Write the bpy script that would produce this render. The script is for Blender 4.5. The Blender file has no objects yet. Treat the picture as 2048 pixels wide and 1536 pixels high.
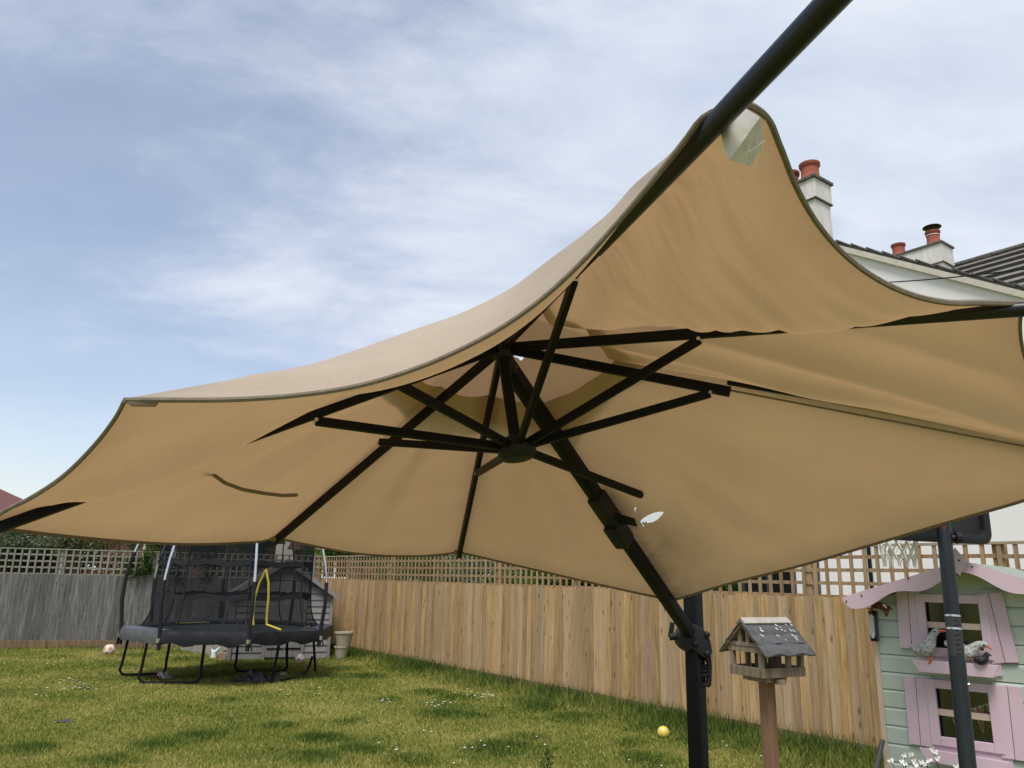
import bpy, math, random
import numpy as np
from mathutils import Vector, Matrix
random.seed(7); rng = np.random.default_rng(7)
sc = bpy.context.scene
COL = sc.collection
# ------------------------------------------------------------------ camera
EYE = 1.6; PITCH = 14.1; ROLL = 1.2; FPX = 1538.0          # metres, degrees, focal length in pixels of a 2048 px wide frame
p_ = math.radians(PITCH); r_ = math.radians(ROLL)
FW = np.array([0, math.cos(p_), math.sin(p_)]); u0 = np.array([0, -math.sin(p_), math.cos(p_)]); x0 = np.array([1., 0, 0])
RT = x0*math.cos(r_) + u0*math.sin(r_); UP = u0*math.cos(r_) - x0*math.sin(r_)
CAM = np.array([0, 0, EYE])
cam = bpy.data.cameras.new('camera'); camo = bpy.data.objects.new('camera', cam); COL.objects.link(camo)
cam.sensor_width = 36; cam.lens = 36*FPX/2048; cam.clip_start = 0.05; cam.clip_end = 3000
M = Matrix((RT.tolist(), UP.tolist(), (-FW).tolist())).transposed().to_4x4(); M.translation = CAM.tolist()
camo.matrix_world = M
sc.camera = camo
# ------------------------------------------------------------------ sky, sun, exposure
SUN_EL = 62; SUN_AZ = 194                     # azimuth clockwise from +Y
w = bpy.data.worlds.new('World'); sc.world = w; w.use_nodes = True
nt = w.node_tree; nt.nodes.clear()
def N(t, typ, **kw):
    n = t.nodes.new(typ)
    for k, v in kw.items():
        if k.startswith('i_'): n.inputs[k[2:].replace('_', ' ')].default_value = v
        else: setattr(n, k, v)
    return n
def L(t, a, b): t.links.new(a, b)
sky = N(nt, 'ShaderNodeTexSky', sky_type='NISHITA', sun_disc=False, sun_elevation=math.radians(SUN_EL), sun_rotation=math.radians(SUN_AZ), altitude=50, air_density=1.0, dust_density=1.2, ozone_density=1.2)
tc = N(nt, 'ShaderNodeTexCoord')
sep = N(nt, 'ShaderNodeSeparateXYZ'); L(nt, tc.outputs['Generated'], sep.inputs[0])
zc = N(nt, 'ShaderNodeMath', operation='MAXIMUM'); L(nt, sep.outputs[2], zc.inputs[0]); zc.inputs[1].default_value = 0.0
za = N(nt, 'ShaderNodeMath', operation='ADD'); L(nt, zc.outputs[0], za.inputs[0]); za.inputs[1].default_value = 0.22
dx = N(nt, 'ShaderNodeMath', operation='DIVIDE'); L(nt, sep.outputs[0], dx.inputs[0]); L(nt, za.outputs[0], dx.inputs[1])
dy = N(nt, 'ShaderNodeMath', operation='DIVIDE'); L(nt, sep.outputs[1], dy.inputs[0]); L(nt, za.outputs[0], dy.inputs[1])
cmb = N(nt, 'ShaderNodeCombineXYZ'); L(nt, dx.outputs[0], cmb.inputs[0]); L(nt, dy.outputs[0], cmb.inputs[1])
mp = N(nt, 'ShaderNodeMapping'); L(nt, cmb.outputs[0], mp.inputs[0]); mp.inputs['Location'].default_value = (3.1, 1.7, 0); mp.inputs['Rotation'].default_value = (0, 0, math.radians(-38)); mp.inputs['Scale'].default_value = (0.75, 1.15, 1)
n1 = N(nt, 'ShaderNodeTexNoise', i_Scale=1.15, i_Detail=9.0, i_Roughness=0.56, i_Distortion=0.5); L(nt, mp.outputs[0], n1.inputs['Vector'])
n2 = N(nt, 'ShaderNodeTexNoise', i_Scale=3.0, i_Detail=8.0, i_Roughness=0.6, i_Distortion=0.3); L(nt, mp.outputs[0], n2.inputs['Vector'])
# thin cloud sheet thickens towards the east (+X)
g1 = N(nt, 'ShaderNodeMath', operation='MULTIPLY_ADD'); L(nt, dx.outputs[0], g1.inputs[0]); g1.inputs[1].default_value = 0.22; L(nt, n1.outputs[0], g1.inputs[2])
g2 = N(nt, 'ShaderNodeMath', operation='MULTIPLY_ADD'); L(nt, n2.outputs[0], g2.inputs[0]); g2.inputs[1].default_value = 0.34; L(nt, g1.outputs[0], g2.inputs[2])
cr = N(nt, 'ShaderNodeMapRange', interpolation_type='SMOOTHSTEP'); L(nt, g2.outputs[0], cr.inputs['Value'])
cr.inputs['From Min'].default_value = 0.42; cr.inputs['From Max'].default_value = 0.75; cr.inputs['To Min'].default_value = 0.22; cr.inputs['To Max'].default_value = 0.985
cc = N(nt, 'ShaderNodeMix', data_type='RGBA'); cf = N(nt, 'ShaderNodeMapRange'); L(nt, n2.outputs[0], cf.inputs['Value']); cf.inputs['From Min'].default_value = .33; cf.inputs['From Max'].default_value = .66; L(nt, cf.outputs[0], cc.inputs['Factor'])
cc.inputs['A'].default_value = (3.2, 3.65, 4.45, 1); cc.inputs['B'].default_value = (4.25, 4.6, 5.1, 1)
mx = N(nt, 'ShaderNodeMix', data_type='RGBA'); L(nt, cr.outputs[0], mx.inputs['Factor']); 
sk2 = N(nt, 'ShaderNodeMix', data_type='RGBA', blend_type='MULTIPLY'); sk2.inputs['Factor'].default_value = 1.0; L(nt, sky.outputs[0], sk2.inputs['A']); sk2.inputs['B'].default_value = (1.15, 1.0, 0.92, 1)
L(nt, sk2.outputs['Result'], mx.inputs['A']); L(nt, cc.outputs['Result'], mx.inputs['B'])
bg = N(nt, 'ShaderNodeBackground'); bg.inputs[1].default_value = 0.1; L(nt, mx.outputs['Result'], bg.inputs[0])
wo = N(nt, 'ShaderNodeOutputWorld'); L(nt, bg.outputs[0], wo.inputs[0])
sl = bpy.data.lights.new('sun', 'SUN'); sl.energy = 1.9; sl.angle = math.radians(22); sl.color = (1, 0.96, 0.9)
so = bpy.data.objects.new('sun', sl); COL.objects.link(so)
a_ = math.radians(SUN_AZ); e_ = math.radians(SUN_EL)
SD = Vector((math.sin(a_)*math.cos(e_), math.cos(a_)*math.cos(e_), math.sin(e_)))
so.rotation_euler = SD.to_track_quat('Z', 'Y').to_euler(); so.location = (6, 4, 12)
sc.view_settings.view_transform = 'Standard'; sc.view_settings.look = 'None'; sc.view_settings.exposure = 0.9; sc.view_settings.gamma = 1
sc.render.engine = 'CYCLES'
# ------------------------------------------------------------------ survey helpers (photo pixel + known distance or plane -> place)
def ray(x, y):
    d = RT*(x-1024)/FPX - UP*(y-768)/FPX + FW
    return d/np.linalg.norm(d)
def proj(P):
    v = np.asarray(P, float)-CAM; z = v@FW
    return np.stack([1024+FPX*(v@RT)/z, 768-FPX*(v@UP)/z], -1)
def gnd(x, y, z=0.0):
    d = ray(x, y); return CAM + d*(z-EYE)/d[2]
def atY(x, y, Y):
    d = ray(x, y); return CAM + d*Y/d[1]
def onpl(P, n, x, y):
    d = ray(x, y); return CAM + d*(((P-CAM)@n)/(d@n))
V3 = lambda *a: np.array(a, float)
def unit(v): v = np.asarray(v, float); return v/np.linalg.norm(v)
# ------------------------------------------------------------------ material helpers
def mat(name, col, rough=0.7, metal=0.0, noise=None, bump=None, var=0.0, spec=0.4):
    """noise=(scale, amount, stretch xyz), bump=(scale, strength), var=per-object value variation"""
    m = bpy.data.materials.new(name); m.use_nodes = True; t = m.node_tree; b = t.nodes['Principled BSDF']
    b.inputs['Roughness'].default_value = rough; b.inputs['Metallic'].default_value = metal; b.inputs['Specular IOR Level'].default_value = spec
    c = N(t, 'ShaderNodeRGB'); c.outputs[0].default_value = (*col, 1); out = c.outputs[0]
    co = N(t, 'ShaderNodeTexCoord')
    if noise:
        s, amt, st = noise
        mpn = N(t, 'ShaderNodeMapping'); mpn.inputs['Scale'].default_value = st; L(t, co.outputs['Object'], mpn.inputs[0])
        nz = N(t, 'ShaderNodeTexNoise', i_Scale=s, i_Detail=6.0, i_Roughness=0.62); L(t, mpn.outputs[0], nz.inputs['Vector'])
        mr = N(t, 'ShaderNodeMapRange'); L(t, nz.outputs[0], mr.inputs['Value']); mr.inputs['From Min'].default_value = .25; mr.inputs['From Max'].default_value = .75
        mr.inputs['To Min'].default_value = 1-amt; mr.inputs['To Max'].default_value = 1+amt
        mm = N(t, 'ShaderNodeVectorMath', operation='SCALE'); L(t, out, mm.inputs[0]); L(t, mr.outputs[0], mm.inputs['Scale']); out = mm.outputs[0]
    if var:
        oi = N(t, 'ShaderNodeObjectInfo'); mr = N(t, 'ShaderNodeMapRange'); L(t, oi.outputs['Random'], mr.inputs['Value'])
        mr.inputs['To Min'].default_value = 1-var; mr.inputs['To Max'].default_value = 1+var
        mm = N(t, 'ShaderNodeVectorMath', operation='SCALE'); L(t, out, mm.inputs[0]); L(t, mr.outputs[0], mm.inputs['Scale']); out = mm.outputs[0]
    L(t, out, b.inputs['Base Color'])
    if bump:
        nz = N(t, 'ShaderNodeTexNoise', i_Scale=bump[0], i_Detail=5.0); L(t, co.outputs['Object'], nz.inputs['Vector'])
        bp = N(t, 'ShaderNodeBump', i_Strength=bump[1], i_Distance=0.01); L(t, nz.outputs[0], bp.inputs['Height']); L(t, bp.outputs[0], b.inputs['Normal'])
    return m
def wood(name, c1, c2, c3, var=0.2, knots=True, grey=None):
    """grain along local Z; each board its own tint and its own grain; knots; optional weathered grey tint"""
    m = bpy.data.materials.new(name); m.use_nodes = True; t = m.node_tree; b = t.nodes['Principled BSDF']
    b.inputs['Roughness'].default_value = 0.85; b.inputs['Specular IOR Level'].default_value = 0.15
    co = N(t, 'ShaderNodeTexCoord'); oi = N(t, 'ShaderNodeObjectInfo')
    sh = N(t, 'ShaderNodeVectorMath', operation='SCALE'); sh.inputs[0].default_value = (37, 19, 53); L(t, oi.outputs['Random'], sh.inputs['Scale'])
    ad = N(t, 'ShaderNodeVectorMath', operation='ADD'); L(t, co.outputs['Object'], ad.inputs[0]); L(t, sh.outputs[0], ad.inputs[1])
    m1 = N(t, 'ShaderNodeMapping'); m1.inputs['Scale'].default_value = (22, 22, 1.3); L(t, ad.outputs[0], m1.inputs[0])
    z1 = N(t, 'ShaderNodeTexNoise', i_Scale=1.6, i_Detail=6.0, i_Roughness=.6, i_Distortion=.6); L(t, m1.outputs[0], z1.inputs['Vector'])
    rp = N(t, 'ShaderNodeValToRGB'); L(t, z1.outputs[0], rp.inputs[0])
    rp.color_ramp.elements[0].position = .3; rp.color_ramp.elements[0].color = (*c1, 1); rp.color_ramp.elements[1].position = .72; rp.color_ramp.elements[1].color = (*c3, 1)
    el = rp.color_ramp.elements.new(.5); el.color = (*c2, 1)
    out = rp.outputs[0]
    if grey:
        zz = N(t, 'ShaderNodeTexNoise', i_Scale=.9, i_Detail=3.0); L(t, ad.outputs[0], zz.inputs['Vector'])
        r2 = N(t, 'ShaderNodeMath', operation='MULTIPLY_ADD'); L(t, oi.outputs['Random'], r2.inputs[0]); r2.inputs[1].default_value = 1.1; 
        r3 = N(t, 'ShaderNodeMath', operation='FRACT'); 
        rr = N(t, 'ShaderNodeMath', operation='MULTIPLY'); L(t, oi.outputs['Random'], rr.inputs[0]); rr.inputs[1].default_value = 7.77; L(t, rr.outputs[0], r3.inputs[0])
        r4 = N(t, 'ShaderNodeMath', operation='MULTIPLY'); L(t, r3.outputs[0], r4.inputs[0]); L(t, zz.outputs[0], r4.inputs[1])
        mg = N(t, 'ShaderNodeMix', data_type='RGBA'); L(t, r4.outputs[0], mg.inputs['Factor']); L(t, out, mg.inputs['A']); mg.inputs['B'].default_value = (*grey, 1); out = mg.outputs['Result']
    if knots:
        m2 = N(t, 'ShaderNodeMapping'); m2.inputs['Scale'].default_value = (11, 11, 3.6); L(t, ad.outputs[0], m2.inputs[0])
        vo = N(t, 'ShaderNodeTexVoronoi', i_Scale=1.0); L(t, m2.outputs[0], vo.inputs['Vector'])
        mr = N(t, 'ShaderNodeMapRange', interpolation_type='SMOOTHSTEP'); L(t, vo.outputs['Distance'], mr.inputs['Value']); mr.inputs['From Min'].default_value = .05; mr.inputs['From Max'].default_value = .19
        mr.inputs['To Min'].default_value = .42; mr.inputs['To Max'].default_value = 1
        mm = N(t, 'ShaderNodeVectorMath', operation='SCALE'); L(t, out, mm.inputs[0]); L(t, mr.outputs[0], mm.inputs['Scale']); out = mm.outputs[0]
    mr = N(t, 'ShaderNodeMapRange'); L(t, oi.outputs['Random'], mr.inputs['Value']); mr.inputs['To Min'].default_value = 1-var; mr.inputs['To Max'].default_value = 1+var
    mm = N(t, 'ShaderNodeVectorMath', operation='SCALE'); L(t, out, mm.inputs[0]); L(t, mr.outputs[0], mm.inputs['Scale'])
    L(t, mm.outputs[0], b.inputs['Base Color'])
    bp = N(t, 'ShaderNodeBump', i_Strength=.35, i_Distance=.004); L(t, z1.outputs[0], bp.inputs['Height']); L(t, bp.outputs[0], b.inputs['Normal'])
    return m
def leafmat(name, cols, trans=.35):
    m = bpy.data.materials.new(name); m.use_nodes = True; t = m.node_tree; t.nodes.clear()
    g = N(t, 'ShaderNodeNewGeometry'); rp = N(t, 'ShaderNodeValToRGB'); L(t, g.outputs['Random Per Island'], rp.inputs[0])
    rp.color_ramp.interpolation = 'LINEAR'
    rp.color_ramp.elements[0].color = (*cols[0], 1); rp.color_ramp.elements[1].color = (*cols[-1], 1)
    for i, c in enumerate(cols[1:-1]): e = rp.color_ramp.elements.new((i+1)/(len(cols)-1)); e.color = (*c, 1)
    d = N(t, 'ShaderNodeBsdfDiffuse'); tr = N(t, 'ShaderNodeBsdfTranslucent'); L(t, rp.outputs[0], d.inputs[0]); L(t, rp.outputs[0], tr.inputs[0])
    mxs = N(t, 'ShaderNodeMixShader'); mxs.inputs[0].default_value = trans; L(t, d.outputs[0], mxs.inputs[1]); L(t, tr.outputs[0], mxs.inputs[2])
    o = N(t, 'ShaderNodeOutputMaterial'); L(t, mxs.outputs[0], o.inputs[0]); return m
# ------------------------------------------------------------------ mesh helpers
class MB:
    def __init__(s): s.v = []; s.f = []; s.mi = []
    def add(s, v, f, mi=0):
        o = len(s.v); s.v += [tuple(map(float, p)) for p in v]; s.f += [tuple(i+o for i in q) for q in f]; s.mi += [mi]*len(f); return s
    def box(s, c, size, ax=None, mi=0):
        """c centre, size full extents, ax three axes"""
        ax = ax if ax is not None else np.eye(3); ax = [np.asarray(a, float) for a in ax]; c = np.asarray(c, float)
        v = []
        for k in (-.5, .5):
            for j in (-.5, .5):
                for i in (-.5, .5): v.append(c+ax[0]*size[0]*i+ax[1]*size[1]*j+ax[2]*size[2]*k)
        return s.add(v, [(0, 2, 3, 1), (4, 5, 7, 6), (0, 1, 5, 4), (2, 6, 7, 3), (0, 4, 6, 2), (1, 3, 7, 5)], mi)
    def bar(s, a, b, w, h, up=(0, 0, 1), mi=0):
        a = np.asarray(a, float); b = np.asarray(b, float); d = b-a; ln = np.linalg.norm(d); d = d/ln
        sx = unit(np.cross(d, np.asarray(up, float))); sy = np.cross(sx, d)
        return s.box((a+b)/2, (w, ln, h), (sx, d, sy), mi)
    def tube(s, pts, rad, n=10, mi=0, cap=True, flat=1.0, up=None):
        pts = np.asarray(pts, float); k = len(pts); rad = np.broadcast_to(np.asarray(rad, float), (k,))
        tg = np.gradient(pts, axis=0); tg /= np.linalg.norm(tg, axis=1)[:, None]
        ref = np.asarray(up, float) if up is not None else (np.array([0, 0, 1.]) if abs(tg[0][2]) < .9 else np.array([1., 0, 0]))
        v = []; sx = None
        for i in range(k):
            if sx is None: sx = unit(np.cross(tg[i], ref))
            else: sx = unit(sx - tg[i]*(sx@tg[i]))
            sy = np.cross(sx, tg[i])
            for j in range(n):
                a = 2*math.pi*j/n; v.append(pts[i]+rad[i]*(sx*math.cos(a)+sy*math.sin(a)*flat))
        f = [(i*n+j, i*n+(j+1) % n, (i+1)*n+(j+1) % n, (i+1)*n+j) for i in range(k-1) for j in range(n)]
        if cap: f += [tuple(range(n-1, -1, -1)), tuple((k-1)*n+j for j in range(n))]
        return s.add(v, f, mi)
    def prism(s, poly, d, mi=0):
        """poly: list of 3-D points (planar), extruded by vector d"""
        k = len(poly); poly = [np.asarray(p, float) for p in poly]; d = np.asarray(d, float)
        v = poly+[p+d for p in poly]
        f = [tuple(range(k)), tuple(range(2*k-1, k-1, -1))]+[(i, i+k, (i+1) % k+k, (i+1) % k) for i in range(k)]
        return s.add(v, f, mi)
    def grid(s, P, mi=0):
        P = np.asarray(P); a, b = P.shape[:2]
        return s.add(P.reshape(-1, 3), [(i*b+j, i*b+j+1, (i+1)*b+j+1, (i+1)*b+j) for i in range(a-1) for j in range(b-1)], mi)
    def build(s, name, mats, parent=None, smooth=False, bevel=0):
        me = bpy.data.meshes.new(name); me.from_pydata(s.v, [], s.f); 
        mats = mats if isinstance(mats, (list, tuple)) else [mats]
        for m in mats: me.materials.append(m)
        if len(mats) > 1: me.polygons.foreach_set('material_index', s.mi)
        import bmesh
        bm = bmesh.new(); bm.from_mesh(me); bmesh.ops.recalc_face_normals(bm, faces=bm.faces)
        if bevel:
            bmesh.ops.bevel(bm, geom=[e for e in bm.edges if len(e.link_faces) == 2 and e.calc_face_angle(0) > .6], offset=bevel, segments=2, affect='EDGES', profile=.6)
        bm.to_mesh(me); bm.free()
        if smooth:
            me.polygons.foreach_set('use_smooth', [True]*len(me.polygons))
            try: me.set_sharp_from_angle(angle=math.radians(45))
            except Exception: pass
        o = bpy.data.objects.new(name, me); COL.objects.link(o)
        if parent: attach(o, parent)
        return o
def attach(o, parent):
    o.parent = parent
    if parent.parent is None: o.matrix_parent_inverse = parent.matrix_basis.inverted()
def tag(o, label=None, cat=None, group=None, kind=None):
    for k, v in (('label', label), ('category', cat), ('group', group), ('kind', kind)):
        if v: o[k] = v
    return o
def thing(name, loc, label, cat, group=None):
    o = bpy.data.objects.new(name, None); COL.objects.link(o); o.location = [float(a) for a in loc]; o.empty_display_size = .1
    return tag(o, label, cat, group)
def raw(name, V, F, mats, parent=None):
    me = bpy.data.meshes.new(name); V = np.asarray(V, np.float32); F = np.asarray(F, np.int32); n, k = F.shape
    me.vertices.add(len(V)); me.vertices.foreach_set('co', V.ravel()); me.loops.add(n*k); me.loops.foreach_set('vertex_index', F.ravel())
    me.polygons.add(n); me.polygons.foreach_set('loop_start', np.arange(0, n*k, k, dtype=np.int32)); me.polygons.foreach_set('loop_total', np.full(n, k, np.int32))
    me.update(calc_edges=True)
    for m in (mats if isinstance(mats, (list, tuple)) else [mats]): me.materials.append(m)
    o = bpy.data.objects.new(name, me); COL.objects.link(o)
    if parent: attach(o, parent)
    return o
def leaves(pts, size, up=.3, aspect=.55, droop=0):
    """one folded leaf (4-vertex kite) at each point"""
    n = len(pts); a = rng.normal(size=(n, 3)); a[:, 2] = a[:, 2]*.7+up-droop; a /= np.linalg.norm(a, axis=1)[:, None]
    b = np.cross(a, rng.normal(size=(n, 3))); b /= np.linalg.norm(b, axis=1)[:, None]; s = size*rng.uniform(.6, 1.3, (n, 1))
    c = np.cross(a, b)*.12*s
    V = np.stack([pts, pts+a*s*.5+b*s*aspect*.5+c, pts+a*s, pts+a*s*.5-b*s*aspect*.5+c], 1).reshape(-1, 3)
    F = np.arange(4*n).reshape(n, 4); return V, F
def clump_pts(c, r, n, clumps=40, cs=.28):
    """points in many small clumps spread through an ellipsoid, mostly near its surface"""
    d = rng.normal(size=(clumps, 3)); d /= np.linalg.norm(d, axis=1)[:, None]; d *= rng.uniform(.35, 1.0, (clumps, 1))**.5
    k = rng.integers(0, clumps, n); off = rng.normal(size=(n, 3)); off /= np.linalg.norm(off, axis=1)[:, None]; off *= rng.uniform(.2, 1, (n, 1))**.6*cs
    sz = rng.uniform(.6, 1.25, clumps)[k][:, None]
    return np.asarray(c)+(d[k]+off*sz)*np.asarray(r)
# ------------------------------------------------------------------ materials
M_black = mat('black_metal', (.006, .0065, .0085), .5, .0, spec=.16, noise=(14, .35, (1, 1, 1)))
M_blackpl = mat('black_plastic', (.010, .011, .014), .55, spec=.3, bump=(120, .15))
M_steel = mat('steel', (.62, .63, .65), .25, 1.0)
M_tan_wood = wood('fence_tan', (.225, .135, .052), (.365, .232, .096), (.49, .335, .165), .19, True, (.33, .275, .205))
M_tan_slat = wood('trellis_tan', (.20, .125, .06), (.31, .20, .10), (.40, .28, .15), .14, False, (.3, .25, .19))
M_grey_wood = wood('fence_grey', (.070, .066, .062), (.135, .13, .122), (.225, .22, .21), .24, True)
M_grey_slat = wood('trellis_grey', (.14, .135, .115), (.22, .21, .18), (.30, .29, .26), .12, False)
M_gravel = wood('gravel_board', (.12, .085, .05), (.19, .135, .08), (.27, .19, .11), .15, False)
M_shed = mat('shed_paint', (.23, .22, .215), .75, noise=(3, .12, (1, 1, 4)), var=.05, bump=(40, .2))
M_shedroof = mat('shed_felt', (.15, .155, .148), .95, noise=(5, .25, (1, 1, 1)))
M_soil = mat('soil', (.06, .042, .028), .95, noise=(6, .4, (1, 1, 1)), bump=(30, .6))
# ------------------------------------------------------------------ ground
def lawnmat():
    m = bpy.data.materials.new('lawn'); m.use_nodes = True; t = m.node_tree; b = t.nodes['Principled BSDF']; b.inputs['Roughness'].default_value = .95; b.inputs['Specular IOR Level'].default_value = .1
    co = N(t, 'ShaderNodeTexCoord'); L_ = lambda s, d=6.0: N(t, 'ShaderNodeTexNoise', i_Scale=s, i_Detail=d, i_Roughness=.6)
    a = L_(.55); c = L_(9.0, 8.0); L(t, co.outputs['Object'], a.inputs['Vector']); L(t, co.outputs['Object'], c.inputs['Vector'])
    rp = N(t, 'ShaderNodeValToRGB'); L(t, a.outputs[0], rp.inputs[0]); e = rp.color_ramp.elements
    e[0].position = .32; e[0].color = (.075, .10, .022, 1); e[1].position = .68; e[1].color = (.27, .25, .065, 1); q = e.new(.46); q.color = (.18, .19, .042, 1)
    mr = N(t, 'ShaderNodeMapRange'); L(t, c.outputs[0], mr.inputs['Value']); mr.inputs['From Min'].default_value = .25; mr.inputs['From Max'].default_value = .75; mr.inputs['To Min'].default_value = .55; mr.inputs['To Max'].default_value = 1.4
    mm = N(t, 'ShaderNodeVectorMath', operation='SCALE'); L(t, rp.outputs[0], mm.inputs[0]); L(t, mr.outputs[0], mm.inputs['Scale']); L(t, mm.outputs[0], b.inputs['Base Color'])
    bp = N(t, 'ShaderNodeBump', i_Strength=.8, i_Distance=.03); L(t, c.outputs[0], bp.inputs['Height']); L(t, bp.outputs[0], b.inputs['Normal']); return m
M_lawn = lawnmat()
def ground_z(x, y): return .022*np.sin(x*.9+.4)*np.sin(y*.7+1.1)+.012*np.sin(x*2.3+y*1.7)
gx = np.concatenate([[-1200, -300, -80, -30], np.linspace(-14, 12, 105), [30, 80, 300, 1200]]); gy = np.concatenate([[-600, -100, -20, -4], np.linspace(0, 20, 81), [40, 100, 400, 1600]])
GX, GY = np.meshgrid(gx, gy, indexing='ij'); inn = (GX > -15) & (GX < 13) & (GY > -1) & (GY < 21)
G = MB().grid(np.stack([GX, GY, np.where(inn, ground_z(GX, GY), -.03)], -1)); go = G.build('lawn', M_lawn, smooth=True); tag(go, kind='structure')
# ------------------------------------------------------------------ fence lines
FP = V3(2.6066, 8.8256, 0); FE = V3(.59432, -.80422, 0); FN = V3(.80422, .59432, 0)      # right fence: point, direction towards the house corner, normal away from the lawn
LP = V3(-10.4, 16.3, 0); LE = unit(V3(6.2, 1.62, 0)); LN = V3(-LE[1], LE[0], 0)           # left fence
def feather(w, h, t1, t2):
    m = MB(); a = w/2
    return m.add([(-a, 0, 0), (a, 0, 0), (a, -t2, 0), (-a, -t1, 0), (-a, 0, h), (a, 0, h), (a, -t2, h), (-a, -t1, h)], [(0, 3, 2, 1), (4, 5, 6, 7), (0, 1, 5, 4), (2, 3, 7, 6), (0, 4, 7, 3), (1, 2, 6, 5)])
def place(me, name, loc, rz, parent, dz=0, tilt=0):
    o = bpy.data.objects.new(name, me); COL.objects.link(o)
    o.matrix_basis = Matrix.Translation([float(v) for v in loc]) @ Matrix.Rotation(rz, 4, 'Z') @ Matrix.Rotation(tilt, 4, 'Y')
    attach(o, parent); return o
def shared(mb, name, m):
    o = mb.build(name, m); me = o.data; bpy.data.objects.remove(o); return me
def fence(name, P, Ed, Nn, a0, a1, zt, ztr, mb_, ms_, mg_, label, pitch, wob, far_cut=None):
    rz = math.atan2(Ed[1], Ed[0])
    T = thing(name, P+Ed*(a0+a1)/2, label, 'fence')
    meshes = [shared(feather(.128, zt-.14+d, .032, .008), 'board', mb_) for d in (0, .008, -.006, .013)]
    a = a0; i = 0
    while a < a1:
        wv = random.uniform(-1, 1)
        place(meshes[random.randrange(4)], 'board', P+Ed*a+V3(0, 0, .145)-Nn*(.004*(i % 2)+random.uniform(0, .004)), rz, T, tilt=math.radians(wob*wv))
        a += .104+random.uniform(-.003, .006); i += 1
    k = a0
    while k < a1:                                   # gravel boards and posts every panel
        e = min(k+1.83, a1)
        MB().box(P+Ed*(k+e)/2-Nn*.03+V3(0, 0, .075), (e-k-.01, .035, .17), (Ed, Nn, V3(0, 0, 1))).build('gravel_board', mg_, T, bevel=.004)
        MB().box(P+Ed*k+Nn*.055+V3(0, 0, ztr/2), (.09, .09, ztr), (Ed, Nn, V3(0, 0, 1))).build('post', ms_, T, bevel=.004)
        k = e
    for z in (.45, 1.25): MB().box(P+Ed*(a0+a1)/2+Nn*.03+V3(0, 0, z), (a1-a0, .045, .08), (Ed, Nn, V3(0, 0, 1))).build('rail', ms_, T)
    tr = MB().box(P+Ed*(a0+a1)/2+V3(0, 0, ztr+.004), (a1-a0, .055, .022), (Ed, Nn, V3(0, 0, 1))).build('trellis_cap', ms_, T)
    sm = shared(MB().box((0, 0, (ztr-zt)/2), (.034, .016, ztr-zt), None), 'slat', ms_)
    a = a0+.05; n = 0
    while a < a1:
        place(sm, 'slat', P+Ed*a-Nn*.012+V3(0, 0, zt), rz, tr, tilt=math.radians(random.uniform(-.6, .6))); a += pitch; n += 1
    for j in range(4):
        z = zt+.02+j*(ztr-zt)/4.0; k = a0
        while k < a1:
            e = min(k+1.83, a1); MB().box(P+Ed*(k+e)/2+Nn*.006+V3(0, 0, z+random.uniform(-.003, .003)), (e-k-.006, .016, .034), (Ed, Nn, V3(0, 0, 1))).build('cross_slat', ms_, tr); k = e
    return T
fence('board_fence', FP, FE, FN, -12.0, 4.6, 1.46, 1.965, M_tan_wood, M_tan_slat, M_gravel, 'tan timber board fence with square trellis top running beside the playhouse', .134, .25)
fence('board_fence', LP, LE, LN, -2.6, 6.35, 1.45, 1.97, M_grey_wood, M_grey_slat, M_gravel, 'weathered grey board fence with trellis top behind the trampoline', .137, .9)
# ------------------------------------------------------------------ grass
def grassmat():
    m = bpy.data.materials.new('grass_blades'); m.use_nodes = True; t = m.node_tree; t.nodes.clear()
    co = N(t, 'ShaderNodeTexCoord'); a = N(t, 'ShaderNodeTexNoise', i_Scale=.55, i_Detail=6.0, i_Roughness=.6); L(t, co.outputs['Object'], a.inputs['Vector'])
    g = N(t, 'ShaderNodeNewGeometry'); at = N(t, 'ShaderNodeAttribute', attribute_name='lush')
    q = N(t, 'ShaderNodeMath', operation='MULTIPLY_ADD'); L(t, g.outputs['Random Per Island'], q.inputs[0]); q.inputs[1].default_value = .34
    q2 = N(t, 'ShaderNodeMath', operation='SUBTRACT'); L(t, a.outputs[0], q2.inputs[0]); q2.inputs[1].default_value = .17; L(t, q2.outputs[0], q.inputs[2])
    q3 = N(t, 'ShaderNodeMath', operation='SUBTRACT'); L(t, q.outputs[0], q3.inputs[0]); L(t, at.outputs['Fac'], q3.inputs[1])
    rp = N(t, 'ShaderNodeValToRGB'); L(t, q3.outputs[0], rp.inputs[0]); e = rp.color_ramp.elements
    e[0].position = .12; e[0].color = (0.050, 0.095, 0.020, 1); e[1].position = .74; e[1].color = (0.440, 0.380, 0.1500, 1)
    for po, c in ((.34, (0.140, 0.190, 0.040)), (.5, (0.270, 0.270, 0.065))): x = e.new(po); x.color = (*c, 1)
    d = N(t, 'ShaderNodeBsdfDiffuse'); tr = N(t, 'ShaderNodeBsdfTranslucent'); L(t, rp.outputs[0], d.inputs[0]); L(t, rp.outputs[0], tr.inputs[0])
    ms = N(t, 'ShaderNodeMixShader'); ms.inputs[0].default_value = .3; L(t, d.outputs[0], ms.inputs[1]); L(t, tr.outputs[0], ms.inputs[2])
    o = N(t, 'ShaderNodeOutputMaterial'); L(t, ms.outputs[0], o.inputs[0]); return m
M_grass = grassmat()
def in_garden(P, marg=0.0):
    return (((P-FP[:2])@FN[:2]) < -.03-marg) & (((P-LP[:2])@LN[:2]) < -.03-marg)
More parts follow.
